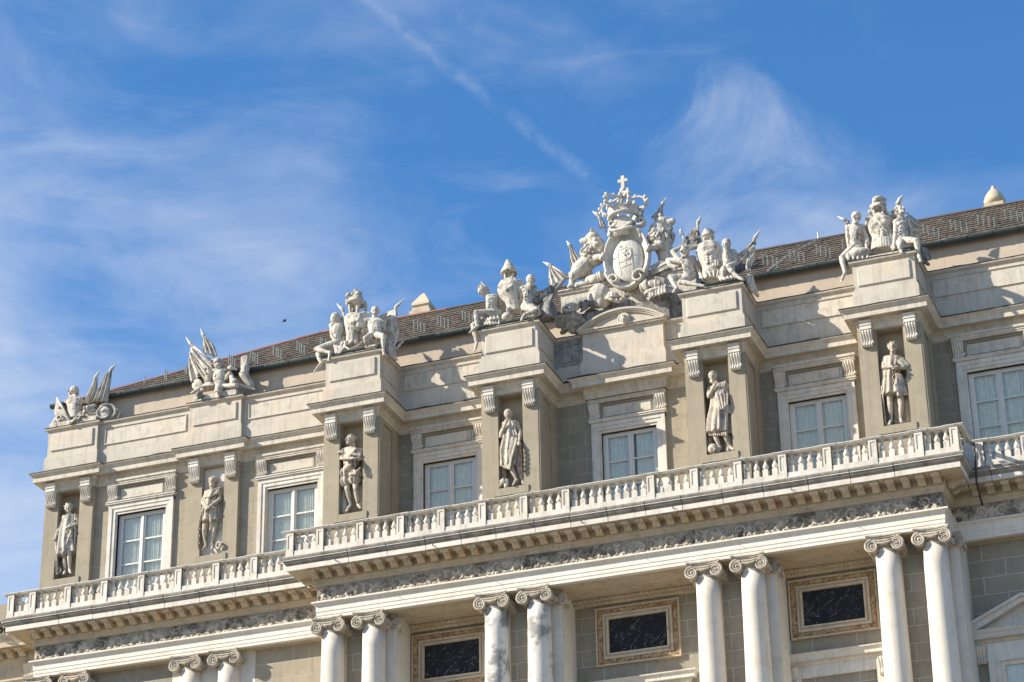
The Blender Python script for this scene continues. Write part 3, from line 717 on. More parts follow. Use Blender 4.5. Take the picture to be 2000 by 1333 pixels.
def balustrade(xs, y, ends, label=None):
    # xs: pedestal centres; y: centre line; ends: extra pieces of rail running back (x, y_end)
    x0, x1 = xs[0]-.15, xs[-1]+.15
    rail_p = [(0,-4.755),(.145,-4.765),(.165,-4.775),(.165,-4.80),(.145,-4.815),(.14,-4.835),(.115,-4.858),(0,-4.858)]
    m = MB(); 
    pth = []
    if ends[0] is not None: pth.append((x0+.02, ends[0]))
    for x in xs:
        pth += [(x-.15, y), (x-.15, y-.03), (x+.15, y-.03), (x+.15, y)]
    if ends[1] is not None: pth.append((x1-.02, ends[1]))
    q = [pth[0]]
    for p in pth[1:]:
        if math.hypot(p[0]-q[-1][0], p[1]-q[-1][1]) > .001: q.append(p)
    m.sweep([(o_, z) for o_, z in rail_p], [(a, b) for a, b in q]); m.box(x0+.05, x1-.05, y-.02, y+.155, -4.855, -4.762)
    o = m.build('balustrade', 'marble', palace)
    pl = MB(); pl.box(x0, x1, y-.15, y+.16, -5.72, -5.518); pl.box(x0-.01, x1+.01, y-.165, y+.175, -5.74, -5.66)
    pl.build('plinth', 'marble', o)
    for i, x in enumerate(xs):
        link('pedestal', PED, o, (x, y, 0)); link('joint', JNT, o, (x+.142, y, 0))
    for a, b in zip(xs, xs[1:]):
        n = max(2, round((b-a-.27)/.295)); a_, b_ = a+.135, b-.135
        for k in range(n):
            t = (k+.5)/n; r = link('baluster', random.choice(BLSS), o, (a_+(b_-a_)*t+random.uniform(-.008,.008), y+.01+random.uniform(-.01,.01), 0), random.uniform(-.09,.09))
    return o
cx = [1.455, 2.92, 4.38, 5.85, 7.31, 8.78, 10.25, 11.36]
bo = balustrade([-v for v in cx[::-1]]+cx, -1.98, (-.75, -.75))
for sx in (-1, 1):   # short returns to the wings
    m = MB().box(sx*11.36-.15, sx*11.36+.15, -1.85, -.70, -5.72, -5.52); m.build('return_plinth', 'marble', bo)
    for k in range(3): link('baluster', BLS, bo, (sx*11.36, -1.68+.30*k, 0))
wx = [-23.05, -22.17]+[-20.75+1.463*k for k in range(7)]
bl = balustrade(wx, -.50, (9.8, None))
br = balustrade([11.86, 13.31, 14.77, 16.2], -.50, (None, None))

# ------------------------------------------------------------------ lower storey
LW = .62
low = MB().box(-XW+.1, XW-.1, LW+.012, 1.3, GZ, -7.6).build('lower_wall', 'joint', palace)
COLS = [-XB, -XA, XA, XB]
backs = []
for c in COLS:
    o = MB().box(c-1.06, c+1.44, -.60, LW+.1, GZ, -7.77).build('column_pier', 'joint', palace)
    blocks(o, c-1.06, c+1.44, -.60, -12.6, -7.78, .565, 1.28, 'plaster_grey', .4)
    backs.append(o)
spans = [(-13.9, -XB-1.06), (-XB+1.44, -XA-1.06), (-XA+1.44, XA-1.06), (XA+1.44, XB-1.06), (XB+1.44, 14.6), (-19.9, -17.1), (-22.3, -19.9)]
for i, (a, b) in enumerate(spans): blocks(low, a, b, LW+.012, -12.6, -7.78, .565, 1.45, 'plaster_grey' if i not in (0,) else 'plaster', .25*i % 1.2)
# soffit of the projecting entablature with its carved wall moulding
for a, b in spans[1:4]:
    m = MB().box(a-.2, b+.2, FC+.2, LW, -7.775, -7.74); o = m.build('portico_soffit', 'soffit', palace)
    m = MB().box(a, b, LW-.22, LW+.02, -7.90, -7.77).box(a, b, LW-.14, LW+.02, -8.02, -7.90).build('soffit_moulding', 'soffit', o)
    lf = MB(); n = int((b-a)/.115)
    for k in range(n):
        x = a+.06+.115*k; lf.ell((x, LW-.23, -7.84), (.045, .04, .06), 8, 5); lf.ell((x+.057, LW-.15, -7.95), (.035, .03, .045), 7, 5)
    lo = lf.build('leaf_moulding', 'soffit', o); lo['kind'] = 'stuff'
    m = MB()
    for q in ((a+.35, b-.35, FC+.32, FC+.38), (a+.35, b-.35, FC+1.2, FC+1.26)): m.box(q[0], q[1], q[2], q[3], -7.80, -7.77)
    m.box(a+.35, a+.41, FC+.38, FC+1.2, -7.80, -7.77); m.box(b-.41, b-.35, FC+.38, FC+1.2, -7.80, -7.77); m.build('soffit_panel', 'soffit', o)

# columns
def spiral(cx, cz, r, turns, hand, y, n=40):
    pts = []; rs = []
    for i in range(n+1):
        t = i/n; a = math.pi/2+hand*t*turns*2*math.pi; q = r*(1-t)**.9*.86+.02
        pts.append((cx+q*math.cos(a), y, cz+q*math.sin(a))); rs.append(.036*(1-t)+.012)
    return pts, rs
def capital(mat):
    m = MB(); w = .56
    # moulded abacus with concave sides
    for (z0, z1, e) in ((-.05, 0, .0), (-.10, -.05, -.03), (-.155, -.10, -.075)):
        ring = []
        for s in range(4):
            for k in range(9):
                t = -1+2*k/8; d = (w+e)-.085*(1-t*t)
                p = (t*(w+e), -d); a = s*math.pi/2
                ring.append((p[0]*math.cos(a)-p[1]*math.sin(a), p[0]*math.sin(a)+p[1]*math.cos(a)))
        m.prism(ring, 'z', z0, z1)
    m.lathe([(.30,-.15),(.40,-.20),(.455,-.26),(.45,-.32),(.40,-.37),(.375,-.39),(.40,-.405),(.405,-.435),(.38,-.45),(.30,-.45)], (0,0,0), 28)
    for k in range(20):          # egg moulding
        a = 2*math.pi*k/20; m.ell((.45*math.cos(a), .45*math.sin(a), -.295), (.042,.042,.065), 8, 6)
    for sy in (-1, 1):
        for s in (-1, 1):
            cx, cz, r = s*.40, -.345, .225; y = sy*.46
            disc = [(cx+(r-.02)*math.cos(2*math.pi*i/24), cz+(r-.02)*math.sin(2*math.pi*i/24)) for i in range(24)]
            m.prism(disc, 'y', y, y-sy*.13)
            pts, rs = spiral(cx, cz, r, 2.4, -s, y+sy*.01); m.tube(pts, rs, 7); m.ell((cx, y+sy*.015, cz), (.04,.04,.04), 8, 6)
        pts = [(-.39+.78*i/10, sy*.475, -.16-.045*math.sin(math.pi*i/10)) for i in range(11)]; m.tube(pts, .032, 6)
        pts = [(-.22+.44*i/12, sy*.50, -.26-.05*math.sin(math.pi*i/12)) for i in range(13)]; m.tube(pts, [.03+.025*math.sin(math.pi*i/12) for i in range(13)], 7)
        for k in range(9): m.ell((-.18+.045*k, sy*.52, -.265-.05*math.sin(math.pi*(k+1)/10)), (.026,.03,.04), 6, 5)
        m.box(-.40, .40, sy*.34, sy*.46, -.25, -.15)
    for s in (-1, 1):            # bolsters
        pts = [(s*.41, -.36+.72*i/8, -.345) for i in range(9)]; m.tube(pts, [.19-.075*math.sin(math.pi*i/8) for i in range(9)], 16)
        m.tube([(s*.41, -.04, -.345), (s*.41, .04, -.345)], .14, 16)
        for k in range(5): m.ell((s*.55, -.2+.1*k, -.345), (.05,.035,.12), 6, 5)
    return m.mesh('capital', mat, False)
CAPM = capital('capital')
def shaft(mat):
    p = [(.39,-.44),(.405,-.455),(.405,-.48),(.385,-.50)]+[(.385+.105*(t**1.25), -.50-8.0*t) for t in [i/12 for i in range(13)]]+[(.56,-8.5),(.60,-8.6),(.56,-8.75),(.62,-8.85),(.62,-9.1)]
    return MB().lathe(p[::-1], (0,0,0), 40).mesh('shaft', mat, True)
SH1, SH2 = shaft('marble_column'), shaft('marble_veined')
def column(x, y, me):
    o = link('column', me, palace, (x, y, -7.78)); c = link('capital', CAPM, o); return o
CY = -.95
for c in COLS:
    for s in (-1, 1): column(c+s*.745, CY, SH2 if c == -XA else SH1)
for c in (X1, X2):
    for s in (-1, 1): column(c+s*.745, .58, SH1)
# responds (pilasters) behind the columns
def pilaster():
    m = MB(); m.box(-.33, .33, -.10, .14, -20, -8.26); m.box(-.37, .37, -.125, .14, -8.30, -8.24)
    return m.mesh('pilaster', 'marble_column')
def pilaster_cap():
    m = MB(); m.box(-.44, .44, -.20, .14, -7.86, -7.78); m.box(-.40, .40, -.17, .14, -7.93, -7.86); m.box(-.36, .36, -.12, .14, -8.26, -7.93)
    for s in (-1, 1):
        disc = [(s*.36+.17*math.cos(2*math.pi*i/20), -8.10+.17*math.sin(2*math.pi*i/20)) for i in range(20)]
        m.prism(disc, 'y', -.20, .08); pts, rs = spiral(s*.36, -8.10, .19, 2.3, -s, -.20); m.tube(pts, rs, 6); m.ell((s*.36,-.21,-8.10), (.035,.035,.035), 8, 6)
        for k in range(4):      # leaves curling along the flank
            c_ = (s*.46, -.10+.09*k, -8.06-.07*k); m.ell(c_, (.05,.07,.10), 8, 6); m.ell((c_[0]+s*.04, c_[1], c_[2]-.07), (.04,.05,.04), 7, 5)
        for k in range(3): m.ell((s*.52, .0+.06*k, -8.22-.05*k), (.05,.05,.07), 7, 5)
    return m.mesh('pilaster_capital', 'capital')
PCAP = pilaster_cap()
PIL = pilaster()
for c, b in zip(COLS, backs):
    for s in (-1, 1):
        px_ = c+(1.10 if s > 0 else -.72); link('pilaster', PIL, b, (px_, -.60, 0)); link('pilaster_capital', PCAP, b, (px_, -.60, 0))
# framed black marble panels
def frame_meshes():
    fm = MB(); w, h = 1.44, 1.0
    steps = [(w, h, .16, .10), (w-.07, h-.07, .26, .07), (w-.30, h-.30, .10, .14), (w-.38, h-.38, .09, .02)]
    o1 = MB()
    def ring(m, a, b, t, d):
        m.box(-a, a, -d, .02, b-t, b); m.box(-a, a, -d, .02, -b, -b+t); m.box(-a, -a+t, -d+.001, .02, -b+t, b-t); m.box(a-t, a, -d+.001, .02, -b+t, b-t)
    ring(fm, w, h, .05, .13); ring(fm, w-.25, h-.22, .07, .12); ring(fm, w-.32, h-.29, .06, .08); ring(fm, w-.38, h-.35, .06, .13)
    orn = MB(); rr = random.Random(2)
    ring(orn, w-.05, h-.05, .20, .06)
    def scroll(px, pz, vert):
        for k in range(2):
            a0 = rr.uniform(0, 6); pts = [(px+.085*(1-t/9)*math.cos(a0+t*.75), -.08, pz+.075*(1-t/9)*math.sin(a0+t*.75)) for t in range(9)]
            orn.tube(pts, [.03-.0015*t for t in range(9)], 6)
    n = 20
    for i in range(n):
        x = -w+.15+(2*w-.30)*i/(n-1); scroll(x, h-.14, 0); scroll(x, -h+.14, 0)
    n = 13
    for i in range(1, n-1):
        z = -h+.14+(2*h-.28)*i/(n-1); scroll(-w+.14, z, 1); scroll(w-.14, z, 1)
    return fm.mesh('panel_frame', 'soffit'), orn.mesh('carved_border', 'frame_ornament'), MB().box(-w+.40, w-.40, -.03, .02, -h+.36, h-.36).mesh('marble_slab', 'black_marble')
FRM, ORN, SLB = frame_meshes()
def hood(x, y, w, z, parent):
    m = MB(); pr = [(0,0),(.34,0),(.36,-.02),(.35,-.05),(.30,-.09),(.27,-.13),(.27,-.24),(.12,-.24),(.12,-.30),(.07,-.34),(.06,-.40),(0,-.40)]
    m.sweep([(o_, z+q) for o_, q in pr], [(x-w, y+.1), (x-w, y), (x+w, y), (x+w, y+.1)])
    o = m.build('window_hood', 'marble_baluster', parent)
    m = MB()
    m.box(x-w+.02, x-w+.40, y-.10, y+.05, z-6, z-.40); m.box(x+w-.40, x+w-.02, y-.10, y+.05, z-6, z-.40); m.box(x-w+.40, x+w-.40, y-.09, y+.05, z-.75, z-.40)
    m.build('hood_casing', 'marble_baluster', o)
    for s in (-1, 1): link('console', CONSOLE, o, (x+s*(w-.12), y-.08, z+.30))
    return o
for bx in (BAYS[2], BAYS[3], BAYS[4]):
    f = link('panel_frame', FRM, palace, (bx, LW, -9.13)); link('carved_border', ORN, f); link('marble_slab', SLB, f)
    hood(bx, LW, 1.62, -10.68, palace)
def pedimented(x, y, z, w):
    m = MB(); h = .92
    pr = [(0,0),(.40,0),(.42,-.03),(.38,-.10),(.33,-.14),(.33,-.28),(.15,-.28),(.10,-.42),(0,-.42)]
    m.sweep([(o_, z+q) for o_, q in pr], [(x-w, y+.2), (x-w, y), (x+w, y), (x+w, y+.2)])
    for s in (-1, 1):
        for (ya, t0, t1) in ((y-.42, .0, -.10), (y-.34, -.10, -.26)):
            a = (x+s*(w+.42), z+.02); b = (x, z+h); dx, dz = b[0]-a[0], b[1]-a[1]
            vs = [(a[0], a[1]+t0+.10), (b[0], b[1]+t0+.10), (b[0], b[1]+t1+.10), (a[0]+(0 if t1 > -.2 else -s*.2), a[1]+t1+.10)]
            m.prism(vs, 'y', ya, y+.1)
    m.prism([(x-w, z), (x+w, z), (x, z+h-.15)], 'y', y-.06, y+.1)
    o = m.build('window_pediment', 'marble_baluster', palace)
    m = MB(); m.box(x-w+.35, x-w+.72, y-.16, y+.02, z-8, z-1.0); m.box(x+w-.72, x+w-.35, y-.16, y+.02, z-8, z-1.0); m.box(x-w+.35, x+w-.35, y-.16, y+.02, z-1.0, z-.42)
    m.box(x-w+.72, x-w+.86, y-.08, y+.02, z-8, z-1.0); m.box(x+w-.86, x+w-.72, y-.08, y+.02, z-8, z-1.0); m.box(x-w+.72, x+w-.72, y-.081, y+.02, z-1.14, z-1.0)
    m.build('pediment_casing', 'marble', o)
    MB().box(x-w+.86, x+w-.86, y-.04, y-.03, z-8, z-1.14).build('pane', 'glass', o)
    MB().box(x-w+.86, x+w-.86, y-.012, y+.009, z-8, z-1.14).build('curtain', 'curtain', o)
    for s in (-1, 1): link('console', CONSOLE, o, (x+s*(w-.15), y-.02, z+.27))
pedimented(BAYS[5], LW, -10.72, 1.62)

# lower wing that continues to the left
lwing = thing('side_wing', (-28, 4, GZ), 'recessed side wing continuing the cornice at the extreme left edge', 'building')
SWY = 1.55; sw = [(-44, SWY), (-XW-.02, SWY)]
MB().box(-44, -XW-.03, SWY+.25, 9, GZ, -5.9).build('wall', 'plaster', lwing)
MB().sweep([(0,-5.72),(.86,-5.745),(.93,-5.80),(.90,-5.88),(.80,-6.03),(.785,-6.215),(.745,-6.20),(.14,-6.21),(.14,-6.44),(.06,-6.56),(.02,-6.64),(.0,-6.66),(.0,-7.20),(.10,-7.21),(.10,-7.25),(.03,-7.335),(.03,-7.54),(.0,-7.56),(.0,-7.78),(-.2,-7.80),(-.3,-5.8)], sw).build('entablature', 'soffit', lwing)
for k in range(5): link('modillion', MOD, lwing, (-XW-1.2-.485*k, SWY, 0))
MB().box(-44, -24.35, 2.2, 2.6, -5.75, -3.9).build('parapet', 'plaster_grey', lwing)
for k in range(3): link('console', CONSOLE, lwing, (-XW-.6-.22*k, SWY+.02, -5.95))
def shrub(c, R_, label):
    rr = random.Random(6); t = thing('shrub', c, label, 'plant'); m = MB(); st = MB()
    for k in range(14):
        a = rr.uniform(0, 6.28); e = Vector(c)+Vector((math.cos(a)*R_*.7, math.sin(a)*R_*.7, rr.uniform(-.2, .9)*R_)); st.tube([tuple(c), tuple((Vector(c)+e)/2+Vector((0,0,.05))), tuple(e)], [.014,.01,.005], 5)
        for q in range(26):
            p = Vector(c).lerp(e, rr.uniform(.3, 1.1))+Vector((rr.gauss(0,.07), rr.gauss(0,.07), rr.gauss(0,.07))); u = Vector((rr.gauss(0,1), rr.gauss(0,1), rr.gauss(0,1))).normalized(); w = u.orthogonal().normalized(); s = rr.uniform(.03,.06)
            m.add([p-u*s, p+w*s*.45, p+u*s, p-w*s*.45], [(0,1,2,3)])
    st.build('stems', 'iron', t); m.build('leaves', 'leaf', t)
simple('leaf', (.035,.05,.02), .7, var=.5, scale=14)
shrub((-24.35, .55, -5.62), .42, 'small dark shrub growing beside the balcony corner at far left')
# ------------------------------------------------------------------ sculpture tools
V = Vector
class SC(MB):
    def c(self, pts, rs, n=9):
        # limb: tapered tube with rounded joints
        if isinstance(rs, (int, float)): rs = [rs]*len(pts)
        self.tube(pts, rs, n)
        for p, r in zip(pts, rs): self.ell(p, (r, r, r), n, 6)
        return self
    def e(self, c, r, tilt=0.0, n=12, m=8):
        # ellipsoid, tilt turns it in the facade plane (degrees)
        if isinstance(r, (int, float)): r = (r, r, r)
        return self.ell(c, r, n, m, Matrix.Rotation(rad(-tilt), 3, 'Y') if tilt else None)
    def loft(self, rings, nf=0, amp=0.0, n=48, ph=0.0):
        # rings: (point, rx, ry); folds swell outwards
        vs = []; fs = []; m = len(rings); P = [V(r[0]) for r in rings]
        for i, (p, rx, ry) in enumerate(rings):
            t = (P[min(i+1, m-1)]-P[max(i-1, 0)]).normalized(); a = V((1,0,0)); a = (a-t*a.dot(t)).normalized(); b = t.cross(a)
            am = amp*1.35*(.25+.75*i/(m-1)) if m > 1 else amp
            for k in range(n):
                w = 2*math.pi*k/n; f = 1+am*math.cos(nf*w+ph+.8*math.sin(2*w+i*.3))
                q = P[i]+a*(rx*1.1*f*math.cos(w))+b*(ry*1.1*f*math.sin(w)); vs.append(q)
        for i in range(m-1):
            for k in range(n): l = (k+1) % n; fs.append((i*n+k, i*n+l, (i+1)*n+l, (i+1)*n+k))
        fs.append(tuple(range(n-1, -1, -1))); fs.append(tuple((m-1)*n+k for k in range(n)))
        return self.add(vs, fs)
    def folds(self, a, b, k, r, sag=0.0, spread=None):
        # k ridges of cloth from polyline a to polyline b
        a = [V(p) for p in a]; b = [V(p) for p in b]
        for i in range(k):
            t = i/(k-1) if k > 1 else .5
            pts = [x.lerp(y, t) for x, y in zip(a, b)]
            self.c([tuple(p) for p in pts], [r*(.75+.5*random.random()) for _ in pts], 7)
        return self
    def ring(self, c, R, r, nx=20, axis=(0,1,0), sx=1.0):
        ax = V(axis).normalized(); u = ax.orthogonal().normalized(); w = ax.cross(u)
        pts = [V(c)+u*R*math.cos(2*math.pi*i/nx)+w*R*sx*math.sin(2*math.pi*i/nx) for i in range(nx+1)]
        return self.tube(pts, r, 7)
    K = 1.13
    def head(self, c, S, face=(0,-1,0), beard=0, hair='curl', hat=None):
        S = S*1.04
        c = V(c); f = V(face).normalized(); up = V((0,0,1)); up = (up-f*up.dot(f)).normalized(); s = f.cross(up)
        R = Matrix((s, f, up)).transposed()
        def at(a, b, h): return tuple(c+s*(a*S)+f*(b*S)+up*(h*S))
        self.ell(at(0,-.08,.12), (.74*S,.88*S,.86*S), 14, 10, R); self.ell(at(0,.22,-.35), (.52*S,.58*S,.68*S), 12, 8, R)
        self.ell(at(0,.86,-.14), (.13*S,.24*S,.26*S), 8, 6, R); self.ell(at(0,.72,.16), (.50*S,.17*S,.10*S), 10, 6, R)
        for k in (-1, 1):
            self.ell(at(k*.38,.55,-.22), (.2*S,.22*S,.17*S), 8, 6, R); self.ell(at(k*.72,-.05,-.1), (.1*S,.2*S,.26*S), 8, 6, R)
        self.ell(at(0,.68,-.53), (.25*S,.14*S,.08*S), 8, 6, R); self.ell(at(0,.60,-.86), (.24*S,.22*S,.18*S), 8, 6, R)
        rr = random.Random(int(abs(c.x*31+c.z*17)))
        if beard:
            for k in range(11):
                a = -1+2*k/10; self.ell(at(a*.42,.58-.2*a*a,-.85-.35*beard*(1-a*a)*rr.uniform(.6,1.1)), (.15*S,.17*S,.30*S*beard), 7, 5, R)
        if hair == 'curl':
            for k in range(30):
                a = rr.uniform(0, 2*math.pi); h = rr.uniform(.0, 1.0); q = math.sqrt(max(0, 1-h*h))
                if q*math.sin(a) > .45 and h < .62: continue
                self.ell(at(.82*q*math.cos(a), .86*q*math.sin(a)-.1, .86*h+.15), .19*S*rr.uniform(.8,1.2) if 0 else (.19*S,.19*S,.17*S), 7, 5)
        elif hair == 'long':
            self.ell(at(0,-.2,.22), (.84*S,.9*S,.88*S), 12, 8, R)
            for k in range(12):
                a = math.pi*(1.0+k/11.0); self.c([at(.75*math.cos(a), .75*math.sin(a)-.05, .4), at(.92*math.cos(a), .85*math.sin(a)-.05, -.3), at(.8*math.cos(a), .8*math.sin(a), -1.0)], [.2*S,.2*S,.13*S], 7)
        elif hair == 'cap': self.ell(at(0,-.14,.22), (.80*S,.90*S,.82*S), 12, 8, R)
        return self
    def hand(self, w, d, S):
        w = V(w); d = V(d).normalized(); s = d.orthogonal().normalized(); s = V((1,0,0)) - d*d.x if abs(d.x) < .9 else V((0,0,1)) - d*d.z
        s.normalize(); n = d.cross(s)
        self.ell(tuple(w+d*.28*S), (.26*S,.2*S,.3*S), 8, 6)
        for k, ln in enumerate((.52,.62,.58,.45)):
            b = w+d*.42*S+s*(k-1.5)*.13*S; self.c([tuple(b), tuple(b+d*ln*.55*S+n*.05*S), tuple(b+d*ln*.9*S-n*.1*S)], [.075*S,.07*S,.055*S], 6)
        b = w+d*.1*S-s*.22*S; self.c([tuple(b), tuple(b+d*.3*S-s*.16*S), tuple(b+d*.52*S-s*.12*S)], [.085*S,.08*S,.06*S], 6)
        return self
    def arm(self, a, b, w, S, hand=True):
        S = S*self.K
        a, b, w = V(a), V(b), V(w)
        self.ell(tuple(a), (.5*S,.48*S,.5*S), 10, 7); self.c([a, a.lerp(b, .45), b], [.43*S,.42*S,.33*S]); self.c([b, b.lerp(w, .35), w], [.34*S,.35*S,.22*S])
        if hand: self.hand(w, w-b, S)
        return self
    def leg(self, h, k, a, t, S, foot=True):
        S = S*self.K
        h, k, a, t = V(h), V(k), V(a), V(t)
        self.c([h, h.lerp(k, .4), k], [.62*S,.60*S,.43*S]); self.e(tuple(k), .44*S); kn = k.lerp(a, .32)
        self.c([k, kn, k.lerp(a, .7), a], [.40*S,.43*S,.30*S,.235*S])
        if foot:
            d = (t-a); self.e(tuple(a-d*.12), (.26*S,.26*S,.24*S)); self.c([a, a.lerp(t, .5), t], [.27*S,.25*S,.17*S])
            n = d.normalized(); s = n.cross(V((0,0,1)))
            if s.length < .2: s = V((1,0,0))
            s.normalize()
            for q in range(5): self.c([tuple(t+s*(q-2)*.1*S-n*.1*S), tuple(t+s*(q-2)*.11*S+n*(.14-.02*q)*S)], [.085*S,.07*S], 6)
        return self
    def torso(self, sl, sr, wa, hl, hr, S, nude=True, depth=.8):
        S = S*self.K
        sl, sr, wa, hl, hr = V(sl), V(sr), V(wa), V(hl), V(hr); sm = (sl+sr)/2; hm = (hl+hr)/2; sw = (sr-sl).length
        self.c([sl, sm+V((0,0,.1*S)), sr], [.46*S,.52*S,.46*S])
        ch = sm.lerp(wa, .38); ax = wa-sm; tilt = math.degrees(math.atan2(ax.x, -ax.z))*-1
        self.e(tuple(ch), (sw*.46, depth*S, 1.05*S), tilt); self.e(tuple(sm.lerp(wa, .75)), (sw*.40, depth*.9*S, .8*S), tilt); self.e(tuple(wa), (sw*.38, depth*.85*S, .7*S), tilt)
        self.c([wa, hm], [.72*S,.74*S]); self.c([hl, hr], [.6*S,.6*S])
        if nude:
            s = (sr-sl).normalized(); f = V((0,-1,0))
            for k in (-1, 1):
                self.e(tuple(sm.lerp(wa, .26)+s*k*sw*.2+f*depth*.62*S), (.42*S,.26*S,.34*S))
                for q in range(3): self.e(tuple(sm.lerp(wa, .58+.2*q)+s*k*.2*S+f*depth*.72*S), (.2*S,.16*S,.17*S))
        return self
    def finish(self, name, mat, parent, voxel=.016, smooth=1):
        me = self.mesh(name, None, False, False)
        o = bpy.data.objects.new(name, me); COL.objects.link(o)
        md = o.modifiers.new('r', 'REMESH'); md.mode = 'VOXEL'; md.voxel_size = voxel; md.use_smooth_shade = True
        if smooth:
            sm = o.modifiers.new('s', 'SMOOTH'); sm.factor = .5; sm.iterations = smooth
        dg = bpy.context.evaluated_depsgraph_get(); dg.update()
        m2 = bpy.data.meshes.new_from_object(o.evaluated_get(dg)); o.modifiers.clear(); o.data = m2; bpy.data.meshes.remove(me)
        m2.name = name; m2.materials.clear(); m2.materials.append(MAT[mat])
        m2.polygons.foreach_set('use_smooth', [True]*len(m2.polygons))
        if parent is not None:
            o.parent = parent
            if parent.type == 'EMPTY': o.matrix_parent_inverse = Matrix.Translation(-parent.location)
        return o
def flag(A, B, parent, nf=3.5, amp=.06, th=.03, mat='statue', name='flag', n=36, m=14, belly=.06):
    # cloth between the pole edge A and the free edge B, hanging in deep folds
    def res(P, k):
        P = [V(p) for p in P]; L = [0]
        for a, b in zip(P, P[1:]): L.append(L[-1]+(b-a).length)
        out = []
        for i in range(k+1):
            s = L[-1]*i/k; j = max(0, min(len(P)-2, sum(1 for q in L[1:-1] if q <= s))); t = (s-L[j])/max(L[j+1]-L[j], 1e-6); out.append(P[j].lerp(P[j+1], t))
        for _ in range(2): out = [out[0]]+[(out[i-1]+out[i]*2+out[i+1])/4 for i in range(1, k)]+[out[-1]]
        return out
    a, b = res(A, m), res(B, m); rows = []
    for j in range(m+1):
        r = []
        for i in range(n+1):
            t = i/n; p = a[j].lerp(b[j], t); w = math.sin(2*math.pi*nf*t+.5*math.sin(j*.35)); w = math.copysign(abs(w)**.7, w)
            p = p+V((0, amp*w*(.35+.65*j/m)-belly*math.sin(math.pi*t), 0)); r.append(p)
        rows.append(r)
    W = n+1; H = m+1; vs = [p for r in rows for p in r]+[p+V((0,th,0)) for r in rows for p in r]; K = W*H; fs = []
    for j in range(m):
        for i in range(n):
            q = (j*W+i, j*W+i+1, (j+1)*W+i+1, (j+1)*W+i); fs.append(q); fs.append(tuple(x+K for x in reversed(q)))
    ed = [j*W for j in range(H)]+[m*W+i for i in range(1, W)]+[j*W+n for j in range(m-1, -1, -1)]+[i for i in range(n-1, 0, -1)]
    for x, y in zip(ed, ed[1:]+ed[:1]): fs.append((x, y, y+K, x+K))
    return MB().add(vs, fs).build(name, mat, parent, smooth=True)
def spear(tip, knot, end, parent, r=.035, head=.075):
    t, k, e = V(tip), V(knot), V(end)
    o = SC().c([tuple(k), tuple(e)], [r, r], 8).e(tuple(k), r*1.9).e(tuple(k.lerp(e, .06)), r*1.6).build('flag_pole', 'statue', parent, True)
    SC().tube([tuple(k), tuple(k.lerp(t, .12)), tuple(k.lerp(t, .4)), tuple(t)], [r, head, head*.72, .008], 8).build('spear_tip', 'spear', o, False)
    return o
def chain(pts, n, R=.05, r=.014, parent=None, mat='iron', name='chain'):
    P = [V(p) for p in pts]; m = MB(); L = [0]
    for a, b in zip(P, P[1:]): L.append(L[-1]+(b-a).length)
    for i in range(n):
        s = L[-1]*(i+.5)/n; j = max(0, min(len(P)-2, sum(1 for q in L[1:-1] if q <= s))); t = (s-L[j])/(L[j+1]-L[j]); c = P[j].lerp(P[j+1], t); d = (P[j+1]-P[j]).normalized()
        u = d; w = (V((1,0,0)) if i % 2 else V((0,1,0))); w = (w-d*w.dot(d))
        if w.length < .1: w = d.orthogonal()
        w.normalize()
        pp = [c+u*R*1.25*math.cos(2*math.pi*k/12)+w*R*.75*math.sin(2*math.pi*k/12) for k in range(13)]
        m.tube(pp, r, 6)
    return m.build(name, mat, parent)
# ------------------------------------------------------------------ niche statues
NG = 'statues in the niches of the upper storey'
def person(name, loc, label, group): return thing(name, loc, label, 'statue', group)
S = .185
t = person('niche_statue', (-21.487,0.46,-3.91), 'shaded statue leaning on a staff in the niche at the left corner', NG)
b = SC().head((-21.546,0.36,-1.332), S, (.5,-1,.0), 0, 'curl').c([(-21.563,0.41,-1.42), (-21.544,0.46,-1.622)], [.09,.11])
b.torso((-21.758,0.46,-1.661), (-21.287,0.46,-1.651), (-21.524,0.43,-2.217), (-21.647,0.46,-2.523), (-21.364,0.46,-2.568), S, False)
b.arm((-21.783,0.46,-1.681), (-21.864,0.36,-2.069), (-21.903,0.21,-2.455), S).arm((-21.272,0.46,-1.69), (-21.124,0.31,-2.06), (-21.286,0.16,-2.163), S)
b.leg((-21.64,0.46,-2.621), (-21.604,0.41,-3.267), (-21.572,0.46,-3.766), (-21.508,0.28,-3.934), S).leg((-21.383,0.46,-2.661), (-21.359,0.32,-3.146), (-21.359,0.41,-3.768), (-21.189,0.21,-3.972), S)
b.finish('body', 'statue', t)  # greyer than the other niche statues: shade put into the stone colour
g = SC().loft([((-21.544,0.46,-1.622),.27,.2),((-21.556,0.46,-2.007),.27,.23),((-21.58,0.46,-2.39),.30,.25),((-21.554,0.44,-2.785),.33,.27),((-21.515,0.44,-3.15),.37,.28)], 9, .16)
g.folds([(-21.17,0.26,-1.902), (-21.363,0.18,-2.119), (-21.59,0.24,-2.277)], [(-21.246,0.18,-2.354), (-21.405,0.16,-2.815), (-21.612,0.26,-3.201)], 5, .03); g.finish('tunic', 'statue', t)
g = SC().loft([((-21.294,0.51,-1.595),.10,.16),((-21.247,0.56,-1.946),.12,.2),((-21.203,0.56,-2.412),.12,.2),((-21.244,0.56,-2.933),.07,.16)], 5, .3); g.finish('cloak', 'statue', t)
SC().c([(-21.887,0.18,-2.445), (-21.852,0.24,-3.052), (-21.808,0.31,-3.867)], [.03,.04,.05]).ring((-21.784,0.34,-3.741), .10, .03).build('staff', 'statue', t, True)
t = person('niche_statue', (-15.649,0.4,-3.886), 'bearded statue in a long cape with a hanging chain, second niche from the left', NG)
